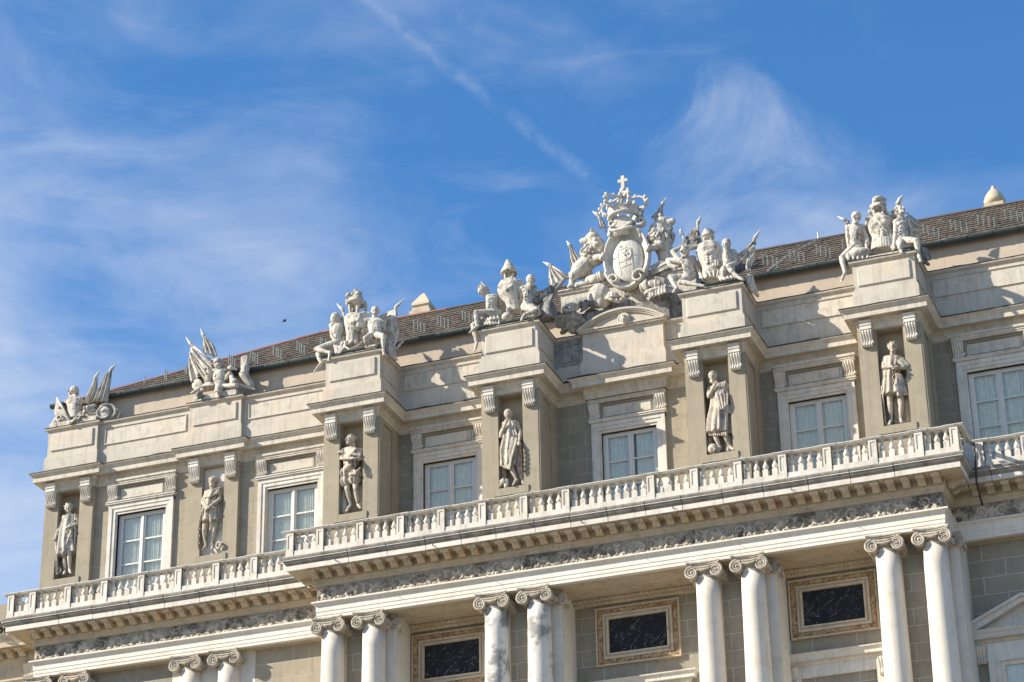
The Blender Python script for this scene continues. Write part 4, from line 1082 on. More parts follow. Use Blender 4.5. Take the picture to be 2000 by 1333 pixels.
b = SC().head((-15.643,0.28,-1.289), S, (.15,-1,-.05), .6, 'curl').c([(-15.668,0.35,-1.417), (-15.679,0.4,-1.593)], [.10,.12])
b.torso((-15.953,0.4,-1.696), (-15.409,0.4,-1.711), (-15.658,0.36,-2.225), (-15.864,0.4,-2.617), (-15.522,0.4,-2.671), S, False)
b.arm((-15.977,0.4,-1.716), (-15.987,0.25,-2.067), (-15.704,0.06,-2.32), S).arm((-15.395,0.4,-1.738), (-15.294,0.2,-2.077), (-15.628,0.04,-2.389), S)
b.leg((-15.885,0.4,-2.711), (-15.894,0.28,-3.155), (-15.852,0.38,-3.693), (-15.873,0.18,-3.919), S).leg((-15.544,0.4,-2.765), (-15.526,0.35,-3.211), (-15.612,0.42,-3.679), (-15.509,0.2,-3.932), S)
b.finish('body', 'statue_warm', t)
g = SC().loft([((-15.69,0.4,-1.616),.28,.2),((-15.7,0.4,-2.007),.27,.24),((-15.713,0.38,-2.355),.29,.25),((-15.72,0.38,-2.818),.34,.28)], 8, .13)
g.folds([(-15.608,0.1,-2.406), (-15.562,0.1,-2.924)], [(-15.506,0.1,-2.447), (-15.6,0.15,-3.214)], 3, .03); g.finish('tunic', 'statue_warm', t)
g = SC().folds([(-15.957,0.25,-1.876), (-15.606,0.06,-1.958), (-15.379,0.15,-1.838)], [(-15.789,0.2,-1.677), (-15.534,0.1,-1.734), (-15.315,0.35,-1.525)], 6, .045)
g.folds([(-15.35,0.4,-1.598), (-15.321,0.45,-2.343), (-15.361,0.45,-3.261)], [(-15.317,0.5,-1.466), (-15.282,0.52,-2.323), (-15.207,0.5,-3.363)], 4, .05); g.finish('cape', 'statue_warm', t)
chain([(-15.804,0.04,-2.397), (-15.926,0.06,-2.711), (-15.993,0.1,-3.098), (-15.995,0.12,-3.862)], 11, .055, .016, t)
SC().ring((-15.256,0.2,-3.827), .115, .045, 18, (.4,1,.1)).build('shackle', 'statue_warm', t, True)
t = person('niche_statue', (-9.516,-1.14,-3.941), 'curly haired statue in puffed breeches with crossed arms and a short chain', NG)
b = SC().head((-9.556,-1.26,-1.342), S, (-.75,-1,.0), 0, 'curl').c([(-9.501,-1.19,-1.502), (-9.509,-1.14,-1.672)], [.10,.12])
b.torso((-9.832,-1.14,-1.713), (-9.245,-1.14,-1.801), (-9.555,-1.18,-2.276), (-9.736,-1.14,-2.539), (-9.402,-1.14,-2.595), S, False)
b.arm((-9.856,-1.14,-1.732), (-9.867,-1.32,-2.006), (-9.394,-1.52,-2.167), S).arm((-9.233,-1.14,-1.827), (-9.126,-1.32,-2.144), (-9.286,-1.52,-2.209), S)
b.leg((-9.759,-1.14,-2.654), (-9.668,-1.22,-3.173), (-9.591,-1.11,-3.719), (-9.627,-1.34,-4), S).leg((-9.401,-1.14,-2.713), (-9.35,-1.24,-3.209), (-9.293,-1.14,-3.767), (-9.108,-1.34,-4.002), S)
b.e((-9.608,-1.22,-2.379), (.22,.2,.16)); b.finish('body', 'statue_warm', t)
g = SC()
for cx, cy in ((205, 700), (360, 720), (200, 820), (355, 800)):
    for k in range(9):
        a = 2*math.pi*k/9; q = V((-10.304,-1.14,-0.789))
        pass
g.loft([((-9.778,-1.16,-2.374),.13,.15),((-9.787,-1.16,-2.538),.20,.21),((-9.773,-1.16,-2.695),.15,.17)], 10, .16).loft([((-9.773,-1.16,-2.695),.16,.17),((-9.782,-1.16,-2.871),.19,.2),((-9.74,-1.17,-3.024),.12,.14)], 10, .14)
g.loft([((-9.43,-1.16,-2.503),.13,.15),((-9.384,-1.18,-2.661),.20,.21),((-9.383,-1.18,-2.744),.16,.18)], 10, .16).loft([((-9.39,-1.18,-2.743),.17,.18),((-9.408,-1.19,-2.862),.2,.21),((-9.387,-1.19,-2.983),.13,.15)], 10, .14)
g.folds([(-9.516,-1.39,-2.675), (-9.256,-1.44,-2.738)], [(-9.453,-1.42,-2.839), (-9.159,-1.29,-2.482)], 3, .05); g.finish('breeches', 'statue_warm', t)
g = SC().folds([(-9.765,-1.24,-1.621), (-9.456,-1.44,-1.97), (-9.12,-1.39,-2.054)], [(-9.503,-1.29,-1.639), (-9.252,-1.42,-1.806), (-9.142,-1.24,-1.752)], 7, .04).loft([((-9.509,-1.14,-1.672),.27,.2),((-9.564,-1.14,-2.045),.28,.23),((-9.597,-1.14,-2.277),.22,.19)], 8, .05)
for k in range(7): g.e((-9.906,-1.19,-1.672), .01); g.c([((-9.801,-1.24,-1.615)[0]-.03*k, (-9.801,-1.24,-1.615)[1]-.02*k, (-9.801,-1.24,-1.615)[2]-.03*k), ((-9.857,-1.29,-1.936)[0]+.035*k, (-9.857,-1.29,-1.936)[1], (-9.857,-1.29,-1.936)[2]+.02*k)], .04, 6)
g.finish('shoulder_cloth', 'statue_warm', t)
SC().c([(-9.903,-0.99,-3.092), (-9.874,-0.99,-3.427), (-9.809,-1.04,-3.903)], [.10,.13,.15]).c([(-9.307,-0.94,-3.029), (-9.275,-0.94,-3.74)], [.1,.12]).finish('support', 'statue_warm', t)
chain([(-9.339,-1.56,-2.252), (-9.282,-1.6,-2.585), (-9.175,-1.6,-2.627), (-9.184,-1.56,-2.302)], 9, .048, .014, t)
t = person('niche_statue', (-3.695,-1.14,-3.988), 'brooding robed statue with hand at chin and crossed feet, rust below it', NG)
b = SC().head((-3.71,-1.3,-1.431), S, (.1,-1,-.55), .4, 'cap').c([(-3.722,-1.2,-1.516), (-3.721,-1.12,-1.683)], [.10,.12])
b.torso((-3.932,-1.14,-1.702), (-3.485,-1.14,-1.757), (-3.685,-1.18,-2.278), (-3.761,-1.14,-2.482), (-3.533,-1.14,-2.521), S, False)
b.arm((-3.955,-1.14,-1.721), (-3.978,-1.34,-2.2), (-3.735,-1.48,-1.82), S).arm((-3.474,-1.14,-1.77), (-3.313,-1.22,-2.102), (-3.287,-1.4,-2.53), S)
b.leg((-3.763,-1.14,-2.622), (-3.639,-1.29,-3.365), (-3.455,-1.29,-3.869), (-3.526,-1.44,-4.088), S).leg((-3.555,-1.09,-2.684), (-3.434,-1.14,-3.374), (-3.3,-1.16,-3.866), (-3.21,-1.29,-4.07), S)
b.finish('body', 'statue_warm', t)
g = SC().loft([((-3.724,-1.14,-1.667),.27,.21),((-3.707,-1.14,-2),.27,.24),((-3.682,-1.16,-2.317),.27,.25),((-3.731,-1.17,-2.779),.33,.28),((-3.74,-1.2,-3.301),.27,.24)], 9, .16)
g.folds([(-3.539,-1.42,-2.355), (-3.705,-1.48,-2.817), (-3.896,-1.36,-3.339)], [(-3.369,-1.39,-2.419), (-3.477,-1.49,-2.953), (-3.634,-1.46,-3.515)], 5, .04); g.folds([(-3.765,-1.34,-1.768), (-3.682,-1.4,-2.276)], [(-3.558,-1.34,-1.734), (-3.385,-1.34,-2.256)], 4, .03); g.finish('robe', 'statue_warm', t)
g = SC().folds([(-3.451,-1.24,-2.576), (-3.493,-1.19,-3.269)], [(-3.261,-1.26,-2.571), (-3.262,-1.19,-3.631)], 5, .055).folds([(-3.963,-1.14,-2.213), (-4.001,-1.14,-3.256)], [(-3.822,-1.24,-2.279), (-3.862,-1.24,-3.343)], 3, .05); g.finish('cloak', 'statue_warm', t)
chain([(-3.219,-1.44,-2.698), (-3.181,-1.44,-3.075), (-3.177,-1.42,-3.713)], 12, .055, .016, t, 'rusty')
g = SC().e((-3.931,-1.26,-3.87), (.15,.14,.1), -30).c([(-4.046,-1.29,-4.001), (-3.929,-1.29,-3.79)], [.06,.07]).c([(-3.813,-1.24,-3.812), (-3.82,-1.29,-4.038)], [.07,.09]).c([(-4.003,-1.02,-3.324), (-3.986,-1.02,-3.697)], .1); g.finish('armour_pile', 'statue_warm', t)
t = person('niche_statue', (3.565,-1.14,-3.995), 'bald bearded statue in a toga with a round helmet at its feet', NG)
b = SC().head((3.507,-1.3,-1.323), S, (.05,-1,-.25), .8, 'cap').c([(3.519,-1.2,-1.433), (3.591,-1.12,-1.638)], [.10,.12])
b.torso((3.344,-1.14,-1.703), (3.972,-1.14,-1.716), (3.725,-1.18,-2.341), (3.546,-1.14,-2.592), (3.827,-1.14,-2.642), S, False)
b.arm((3.319,-1.14,-1.724), (3.357,-1.36,-2.052), (3.572,-1.46,-1.77), S).arm((3.983,-1.14,-1.743), (4.01,-1.14,-2.1), (3.893,-1.24,-2.397), S, False)
b.leg((3.515,-1.14,-2.736), (3.472,-1.24,-3.44), (3.583,-1.16,-3.846), (3.55,-1.34,-4.061), S).leg((3.818,-1.14,-2.79), (3.82,-1.28,-3.517), (3.938,-1.18,-3.891), (4.086,-1.34,-4.091), S)
b.finish('body', 'statue_warm', t)
g = SC().loft([((3.669,-1.14,-1.636),.30,.22),((3.695,-1.14,-2.018),.31,.25),((3.679,-1.16,-2.424),.33,.27),((3.597,-1.17,-2.913),.37,.29),((3.552,-1.18,-3.355),.37,.28)], 8, .13)
g.folds([(3.614,-1.36,-1.672), (3.631,-1.44,-2.236), (3.495,-1.42,-3.346)], [(3.93,-1.29,-1.573), (3.722,-1.49,-2.573), (3.679,-1.48,-3.304)], 5, .04); g.folds([(3.665,-1.44,-2.042), (3.792,-1.5,-2.639), (4.066,-1.34,-2.769)], [(4.002,-1.39,-2.081), (3.993,-1.44,-2.5), (4.076,-1.29,-2.55)], 4, .03)
g.folds([(3.292,-1.29,-3.331), (3.289,-1.29,-3.405)], [(3.893,-1.44,-3.473), (3.887,-1.44,-3.571)], 9, .03); g.finish('toga', 'statue_warm', t)
g = SC().e((3.368,-1.29,-3.912), .17).ring((3.368,-1.29,-3.912), .16, .03, 18, (.2,1,.3)).ring((3.409,-1.44,-3.98), .07, .022); g.finish('round_helmet', 'statue_warm', t)
SC().c([(3.212,-0.99,-3.367), (3.209,-0.99,-3.885)], [.12,.14]).c([(3.853,-0.99,-3.502), (3.827,-0.99,-3.966)], .14).finish('support', 'statue_warm', t)
t = person('niche_statue', (9.342,-1.14,-3.992), 'young curly haired statue in a short tunic with rust stained chest', NG)
b = SC().head((9.539,-1.26,-1.362), S, (.08,-1,-.1), 0, 'curl').c([(9.521,-1.19,-1.493), (9.49,-1.14,-1.668)], [.10,.12])
b.torso((9.218,-1.14,-1.707), (9.759,-1.14,-1.794), (9.383,-1.16,-2.443), (9.274,-1.14,-2.717), (9.583,-1.14,-2.773), S, False)
b.arm((9.193,-1.14,-1.727), (9.208,-1.32,-2.064), (9.555,-1.5,-2.17), S).arm((9.768,-1.14,-1.822), (9.963,-1.26,-2.164), (9.663,-1.5,-2.253), S)
b.leg((9.276,-1.14,-2.843), (9.279,-1.22,-3.367), (9.258,-1.12,-3.832), (9.216,-1.34,-4.066), S).leg((9.618,-1.14,-2.905), (9.632,-1.19,-3.417), (9.558,-1.11,-3.856), (9.623,-1.34,-4.063), S)
b.finish('body', 'statue_warm', t)
g = SC().loft([((9.49,-1.14,-1.668),.29,.2),((9.433,-1.14,-2.064),.27,.24),((9.372,-1.16,-2.441),.24,.22),((9.37,-1.16,-2.743),.31,.26),((9.359,-1.16,-3.017),.35,.28)], 12, .12)
g.folds([(9.61,-1.42,-2.397), (9.61,-1.39,-3.137)], [(9.753,-1.36,-2.447), (9.856,-1.24,-3.091)], 4, .045).folds([(9.716,-1.42,-1.962), (9.862,-1.44,-2.201)], [(9.867,-1.34,-1.879), (10.007,-1.34,-2.132)], 5, .05); g.finish('tunic', 'statue_warm', t)
g = SC().folds([(9.115,-1.14,-1.827), (9.03,-1.09,-2.575)], [(9.172,-1.04,-1.844), (9.179,-1.04,-2.606)], 3, .05).folds([(9.832,-1.12,-2.508), (9.838,-1.09,-3.174)], [(9.974,-1.09,-2.268), (9.899,-1.04,-3.138)], 4, .05).folds([(9.407,-0.99,-3.078), (9.352,-0.94,-3.872)], [(9.804,-1.02,-3.112), (9.812,-0.94,-3.879)], 6, .06); g.finish('cloak', 'statue_warm', t)
SC().c([(9.089,-1.34,-2.72), (9.09,-1.29,-3.275), (9.097,-1.24,-4.028)], [.025,.03,.02]).c([(9.078,-1.34,-2.718), (9.2,-1.34,-2.778)], .025).build('sword', 'statue_warm', t, True)
chain([(9.566,-1.58,-1.981), (9.549,-1.56,-2.398), (9.503,-1.5,-2.79)], 9, .04, .014, t, 'rusty')

# ------------------------------------------------------------------ groups on the attic piers
AG = 'carved groups crowning the attic piers'
S = .18
t = thing('trophy_group', (-21.47, .5, 1.92), 'carved trophy of cuirass, shield and two furled flags on the left corner pier', 'sculpture', AG)
MB().box(-22.45, -20.5, .13, .85, 1.905, 2.12).build('base', 'statue', t)
SC().e((-21.532,0.32,2.714), (.27,.2,.3)).e((-21.832,0.37,3.021), (.17,.16,.15)).e((-21.394,0.37,2.943), (.19,.17,.18)).loft([((-21.53,0.37,2.261),.2,.18),((-21.567,0.37,2.642),.25,.2),((-21.601,0.37,2.98),.30,.2),((-21.658,0.4,3.225),.13,.12)], 6, .05).finish('cuirass', 'statue', t)
SC().e((-21.633,0.37,3.441), (.175,.18,.18)).ring((-21.638,0.37,3.341), .165, .03, 20, (0,.25,1)).c([(-21.814,0.34,3.338), (-21.783,0.34,3.221)], .05).e((-21.949,0.47,3.552), (.05,.06,.07)).finish('helmet', 'statue', t)
m = MB(); P = [(-22.284,0.22,3.193), (-21.626,0.17,2.172), (-22.172,0.12,2.115), (-22.329,0.17,2.626)]
m.add(P+[(p[0]-.02, p[1]+.42, p[2]) for p in P], [(0,1,2,3),(7,6,5,4),(0,4,5,1),(1,5,6,2),(2,6,7,3),(3,7,4,0)]); w = m.build('mantlet', 'statue', t)
SC().c([(-22.247,0.18,3.158), (-21.62,0.14,2.169)], .035).e((-22.131,0.18,2.746), .055).ring((-22.042,0.11,2.286), .10, .035, 18, (.2,1,0)).build('mantlet_trim', 'statue', w, True)
SC().c([(-22.441,0.27,2.115), (-22.304,0.32,2.355)], [.05,.08]).e((-22.479,0.22,2.101), .05).finish('fringe', 'statue', t)
spear((-20.624,0.42,4.136), (-20.797,0.42,3.811), (-21.212,0.42,2.865), t); flag([(-20.773,0.4,3.787), (-20.941,0.37,3.304), (-21.13,0.32,2.808)], [(-20.703,0.42,3.772), (-20.689,0.42,3.192), (-20.989,0.32,2.739)], t, 2.5, .06)
spear((-20.02,0.57,4.326), (-20.251,0.57,4.123), (-20.611,0.52,2.867), t); flag([(-20.476,0.52,3.974), (-20.566,0.47,3.679), (-20.937,0.42,2.816)], [(-20.201,0.57,4.058), (-20.21,0.57,3.636), (-20.313,0.52,2.814)], t, 3.5, .08)
SC().ring((-20.265,0.52,2.398), .31, .06, 28, (.45,-1,.1)).ring((-20.304,0.3,2.257), .235, .045, 24, (.3,-1,.1)).e((-20.316,0.32,2.267), (.23,.06,.24)).e((-20.293,0.25,2.343), (.12,.05,.08)).finish('shield', 'statue', t)
g = SC(); r_ = random.Random(4)
for k in range(34):
    u = k/33; a = V((-21.519,0.07,1.936)).lerp(V((-20.94,0.12,2.315)), u); g.e(tuple(a+V((r_.uniform(-.07,.07), r_.uniform(-.05,.05), r_.uniform(-.06,.08)))), r_.uniform(.035,.06))
g.finish('garland', 'statue', t, .018, 1)
SC().c([(-21.027,0.17,2.527), (-20.687,0.32,2.619)], .075).c([(-21.04,0.17,2.376), (-20.699,0.32,2.445)], .07).c([(-20.858,0.22,2.277), (-20.619,0.32,2.255)], .06).ring((-20.998,0.14,2.509), .06, .03, 14, (1,-.6,.2)).ring((-20.85,0.22,2.495), .11, .03, 14, (1,-.4,.1)).finish('quiver', 'statue', t)
t = thing('trophy_group', (-15.6, .5, 1.92), 'carved suit of armour with visored helmet, draped flags and quiver of arrows', 'sculpture', AG)
MB().box(-16.5, -14.75, .13, .85, 1.905, 2.16).build('base', 'statue', t)
b = SC().torso((-15.888,0.37,3.159), (-15.336,0.37,3.107), (-15.528,0.32,2.598), (-15.586,0.32,2.484), (-15.386,0.32,2.448), .19, False).e((-15.53,0.28,2.829), (.26,.2,.30)).e((-15.505,0.3,2.585), (.22,.18,.14))
for k in range(6): b.ring(tuple(V((-15.974,0.34,3.161)).lerp(V((-15.996,0.27,2.736)), k/5)), .115, .03, 16, (.2,.2,1))
b.c([(-15.965,0.37,3.198), (-16.009,0.27,2.738)], [.13,.10])
for k in range(5): b.ring(tuple(V((-15.457,0.17,2.371)).lerp(V((-15.445,0.07,2.078)), k/4)), .14, .028, 16, (.1,.3,1))
b.c([(-15.498,0.27,2.446), (-15.444,0.07,2.053)], [.15,.13]).c([(-15.45,0.06,2.026), (-15.387,-0.03,1.865)], [.10,.07]).c([(-15.31,0.27,2.412), (-14.759,0.07,2.274)], [.11,.08])
for k in range(6): b.ring(tuple(V((-15.124,0.2,2.36)).lerp(V((-14.704,0.06,2.26)), k/5)), .09, .02, 12, (1,-.5,0))
b.c([(-15.634,0.09,2.814), (-15.44,0.14,2.975)], .03); b.finish('armour', 'statue', t)
SC().e((-15.648,0.34,3.476), (.165,.18,.19)).e((-15.599,0.28,3.315), (.15,.15,.12)).ring((-15.635,0.32,3.41), .165, .028, 20, (0,.2,1)).c([(-15.958,0.37,3.647), (-15.731,0.32,3.608)], [.02,.05]).c([(-15.64,0.37,3.213), (-15.623,0.37,3.11)], .13).finish('helmet', 'statue', t)
spear((-17.127,0.52,4.896), (-16.868,0.52,4.517), (-15.88,0.42,3.58), t); flag([(-16.831,0.5,4.475), (-16.49,0.44,4.055), (-15.849,0.37,3.426)], [(-16.916,0.47,3.896), (-16.879,0.42,3.363), (-16.677,0.32,2.807)], t, 3.0, .09); flag([(-16.783,0.47,4.326), (-16.475,0.42,3.942), (-15.872,0.32,3.383)], [(-16.677,0.42,3.929), (-16.501,0.37,3.372), (-16.097,0.27,2.754)], t, 3.0, .09)
spear((-16.633,0.72,5.252), (-16.477,0.72,4.877), (-15.884,0.62,3.67), t); flag([(-16.49,0.7,4.832), (-16.488,0.67,4.538), (-16.407,0.62,4.12)], [(-16.373,0.72,4.832), (-16.041,0.67,4.454), (-15.79,0.62,3.854)], t, 3.0, .08)
SC().e((-16.447,0.32,2.715), (.22,.08,.24), 25).e((-15.987,0.22,2.513), (.30,.12,.16), 12).c([(-16.577,0.12,2.304), (-16.143,0.04,2.463), (-15.659,0.07,2.463)], [.04,.05,.04]).finish('shield', 'statue', t)
SC().head((-16.182,0,2.107), .15, (.1,-1,-.2), .5, 'curl').finish('mask', 'stained', t)
g = SC().c([(-14.391,0.57,2.45), (-14.603,0.42,2.82), (-14.539,0.42,3.131)], [.15,.17,.16]).ring((-14.603,0.42,2.82), .17, .03, 16, (.1,.3,1))
for k in range(12): g.c([tuple(V((-14.587,0.42,3.09))+V(((k % 4)*.055-.09, (k//4)*.07-.07, 0))), tuple(V((-14.574,0.44,3.496))+V(((k % 4)*.07-.10, (k//4)*.08-.08, .02*(k % 3))))], [.035,.05], 6)
g.finish('quiver', 'statue', t)
SC().c([(-15.365,0.47,3.231), (-15.088,0.32,3.164), (-14.936,0.42,3.105)], [.06,.09,.05]).c([(-15.2,0.27,2.814), (-15.245,0.22,2.676)], [.09,.05]).c([(-15.077,0.32,2.863), (-14.941,0.22,2.521)], [.08,.12]).e((-14.89,0.22,2.487), (.18,.14,.13), 20).e((-15.104,0.27,2.895), (.1,.1,.08)).c([(-14.94,0.32,2.49), (-14.21,0.52,2.198)], [.08,.06]).finish('gauntlet_heap', 'statue', t)
t = thing('sculpture_group', (-9.485, -.6, 1.92), 'two captives seated beside a plumed helmet and draped armour, dark banner at right', 'sculpture', AG)
MB().box(-10.4, -8.6, -1.28, .3, 1.905, 2.02).build('base', 'statue', t)
b = SC().head((-10.394,-0.9,3.703), .19, (-.8,.2,-.1), 0, 'long').torso((-10.488,-0.95,3.408), (-10.178,-0.8,3.418), (-10.264,-0.95,2.926), (-10.342,-0.95,2.722), (-10.199,-0.85,2.713), .21, False).e((-10.29,-0.9,3.146), (.27,.24,.34), -12).c([(-10.401,-0.85,3.604), (-10.358,-0.85,3.43)], .11)
b.arm((-10.451,-1,3.351), (-10.421,-1.05,2.924), (-10.242,-1.05,2.685), .2).leg((-10.264,-1,2.657), (-10.948,-1.2,2.436), (-10.352,-1.35,2.12), (-10.355,-1.43,1.787), .2).leg((-10.336,-0.9,2.634), (-10.924,-1.1,2.286), (-10.739,-1.25,1.817), (-10.931,-1.37,1.475), .2)
b.finish('captive', 'statue', t)
g = SC().folds([(-10.274,-1.15,2.482), (-10.115,-1.37,2.053)], [(-9.845,-1.15,2.373), (-9.964,-1.35,2.034)], 6, .035).c([(-9.853,-1.25,2.33), (-9.593,-1.35,2.113), (-9.35,-1.3,2.185), (-9.207,-1.15,2.416)], .035)
r_ = random.Random(9)
for k in range(16): g.e(((-9.651,-1.05,2.464)[0]+r_.uniform(-.3,.3), (-9.651,-1.05,2.464)[1]+r_.uniform(-.15,.1), (-9.651,-1.05,2.464)[2]+r_.uniform(-.12,.14)), r_.uniform(.05,.1))
g.finish('drapery', 'statue', t)
b = SC().loft([((-9.735,-0.8,2.457),.22,.2),((-9.754,-0.8,2.898),.20,.2),((-9.691,-0.8,3.215),.31,.25),((-9.668,-0.8,3.486),.38,.26),((-9.67,-0.8,3.679),.34,.24),((-9.672,-0.8,3.79),.14,.13)], 6, .05)
b.folds([(-9.984,-1,3.619), (-9.671,-1.09,3.296), (-9.404,-1.09,3.355)], [(-9.837,-0.97,3.715), (-9.585,-1.05,3.546), (-9.229,-0.95,3.688)], 5, .04).folds([(-10.206,-0.75,3.778), (-9.949,-0.85,3.104)], [(-9.953,-0.95,3.664), (-9.802,-1.03,3.13)], 3, .05).folds([(-9.366,-1,3.609), (-9.432,-1.05,3.132)], [(-9.085,-0.85,3.68), (-9.294,-0.97,3.143)], 4, .05)
b.finish('draped_armour', 'statue', t)
g = SC().e((-9.618,-0.8,4.264), (.31,.3,.2)).ring((-9.636,-0.8,4.17), .30, .04, 24, (0,.15,1)).c([(-9.814,-0.9,4.102), (-9.783,-0.9,3.778)], [.07,.06]).c([(-9.504,-0.87,4.056), (-9.538,-0.87,3.745)], [.09,.06]).c([(-9.743,-0.65,4.207), (-9.716,-0.7,3.818)], .13)
for k in range(26): g.e(((-9.635,-0.75,4.527)[0]+r_.uniform(-.28,.28), (-9.635,-0.75,4.527)[1]+r_.uniform(-.22,.2), (-9.635,-0.75,4.527)[2]+r_.uniform(-.10,.15)), r_.uniform(.05,.085))
for q in ((-9.985,-0.75,4.373), (-9.97,-0.75,4.273), (-9.308,-0.75,4.171), (-9.28,-0.75,4.041), (-9.279,-0.75,3.93)): g.e(q, .08)
g.finish('plumed_helmet', 'statue', t)
b = SC().head((-8.806,-0.95,3.661), .185, (.35,-1,.12), .2, 'cap').c([(-8.848,-0.87,3.57), (-8.855,-0.85,3.388)], .10).torso((-9.167,-0.9,3.37), (-8.543,-0.8,3.282), (-8.807,-0.95,2.84), (-8.978,-0.95,2.709), (-8.734,-0.9,2.685), .2)
b.arm((-9.18,-0.9,3.359), (-9.313,-0.85,3.024), (-9.437,-0.7,2.883), .2).arm((-8.529,-0.8,3.266), (-8.535,-0.75,2.962), (-8.716,-0.7,2.828), .19, False).leg((-8.93,-1,2.649), (-8.987,-1.35,2.432), (-8.97,-1.2,2.159), (-8.631,-1.25,2.126), .21).leg((-8.739,-0.95,2.663), (-8.299,-1.35,2.383), (-8.309,-1.35,1.886), (-8.229,-1.47,1.588), .21)
b.finish('captive', 'statue', t)
spear((-7.799,-0.65,4.096), (-8.144,-0.65,3.811), (-8.197,-0.65,2.29), t); flag([(-8.183,-0.65,3.736), (-8.445,-0.6,3.769), (-8.813,-0.55,3.602)], [(-8.177,-0.65,2.503), (-8.385,-0.6,2.62), (-8.568,-0.55,2.951)], t, 2.5, .09); flag([(-8.13,-0.65,3.726), (-8.151,-0.6,3.753), (-8.159,-0.55,3.779)], [(-8.176,-0.65,2.313), (-8.061,-0.55,2.581), (-8.07,-0.5,2.77)], t, 2.0, .06)
spear((-10.502,-0.55,4.486), (-10.247,-0.55,4.171), (-10.077,-0.6,3.271), t)
SC().c([(-8.394,-0.7,2.467), (-8.317,-0.75,1.942), (-8.142,-0.6,1.787)], [.12,.12,.06]).folds([(-8.453,-0.75,2.51), (-8.396,-0.75,2.011)], [(-8.203,-0.65,2.345), (-8.19,-0.55,1.846)], 4, .05).c([(-7.944,-0.45,2.55), (-8.166,-0.55,2.22)], .05).finish('drapery', 'statue', t)
t = thing('sculpture_group', (-3.62, -.6, 1.92), 'captives under a tall pointed helmet, left one bowed with leg hanging over', 'sculpture', AG)
MB().box(-4.5, -2.7, -1.28, .3, 1.905, 2.02).build('base', 'statue', t)
b = SC().head((-4.683,-1.05,3.609), .19, (-.75,-.9,-.8), .2, 'curl').c([(-4.589,-1,3.494), (-4.409,-0.95,3.362)], .11).torso((-4.457,-1.05,3.294), (-4.16,-0.85,3.36), (-4.396,-1,2.885), (-4.341,-1,2.694), (-4.179,-0.9,2.71), .21)
b.arm((-4.161,-0.85,3.33), (-4.112,-0.8,3.074), (-4.226,-0.7,2.798), .2).arm((-4.457,-1.05,3.279), (-4.471,-1.1,2.912), (-4.378,-1.05,2.738), .19, False).leg((-4.284,-1,2.654), (-4.806,-1.35,2.636), (-4.744,-1.45,2.027), (-5,-1.53,1.802), .21).leg((-4.333,-0.95,2.567), (-5.003,-1.15,2.275), (-4.823,-1.3,1.46), (-4.853,-1.43,1.118), .21)
b.c([(-4.742,-1,3.978), (-4.51,-0.9,3.677)], [.03,.06]); b.finish('captive', 'statue', t)
SC().folds([(-4.705,-1.25,2.38), (-4.469,-1.35,2.109)], [(-4.087,-1.15,2.456), (-3.997,-1.25,2.094)], 6, .05).e((-4.288,-1.15,2.286), (.3,.2,.1)).e((-3.747,-1.15,2.36), (.2,.17,.16)).e((-3.723,-1.05,2.67), (.1,.1,.12)).finish('drapery', 'statue', t)
b = SC().loft([((-3.572,-0.85,2.645),.20,.18),((-3.65,-0.85,3.05),.22,.2),((-3.745,-0.85,3.369),.36,.26),((-3.768,-0.85,3.675),.39,.26),((-3.779,-0.85,3.889),.26,.2),((-3.778,-0.85,3.979),.12,.12)], 6, .05)
b.folds([(-4.079,-1.05,3.641), (-3.759,-1.15,3.408), (-3.547,-1.1,3.571)], [(-3.98,-1,3.887), (-3.756,-1.07,3.687), (-3.512,-0.95,3.878)], 5, .045).folds([(-3.484,-0.95,3.872), (-3.349,-0.95,3.423)], [(-3.303,-0.75,3.812), (-3.295,-0.75,3.448)], 3, .06).folds([(-3.961,-1,3.28), (-3.739,-1,2.876)], [(-3.716,-1.05,3.088), (-3.614,-1.03,2.838)], 3, .04)
b.finish('draped_armour', 'statue', t)
SC().loft([((-3.76,-0.85,4.203),.27,.28),((-3.763,-0.85,4.34),.23,.24),((-3.769,-0.85,4.524),.15,.15),((-3.789,-0.85,4.68),.08,.09)]).ring((-3.76,-0.85,4.203), .27, .035, 24, (0,.2,1)).c([(-3.809,-0.85,4.715), (-3.762,-0.75,4.602), (-3.695,-0.67,4.414), (-3.628,-0.63,4.177)], [.06,.09,.08,.05]).c([(-3.866,-0.95,4.13), (-3.855,-0.95,3.916)], .05).c([(-3.599,-0.9,4.101), (-3.631,-0.9,3.925)], .07).c([(-3.797,-0.75,4.214), (-3.783,-0.8,3.944)], .13).finish('pointed_helmet', 'statue', t)
b = SC().head((-2.922,-0.95,3.729), .195, (.35,-1,-.35), .9, 'cap').c([(-3.012,-0.85,3.615), (-3.044,-0.85,3.441)], .11).torso((-3.239,-0.9,3.47), (-2.895,-0.75,3.519), (-3.078,-0.9,2.944), (-3.181,-0.9,2.784), (-2.973,-0.85,2.767), .215)
b.arm((-3.259,-0.9,3.459), (-3.349,-0.85,3.155), (-3.437,-0.7,2.959), .2).arm((-2.881,-0.75,3.501), (-2.892,-0.7,3.152), (-2.986,-0.65,2.954), .2, False).leg((-3.145,-1,2.686), (-2.572,-1.35,2.29), (-2.97,-1.5,2.12), (-3.063,-1.6,1.9), .22).leg((-2.955,-0.9,2.696), (-2.607,-1.1,2.311), (-2.81,-1.25,2.102), (-2.942,-1.35,2.081), .2)
b.finish('captive', 'statue', t)
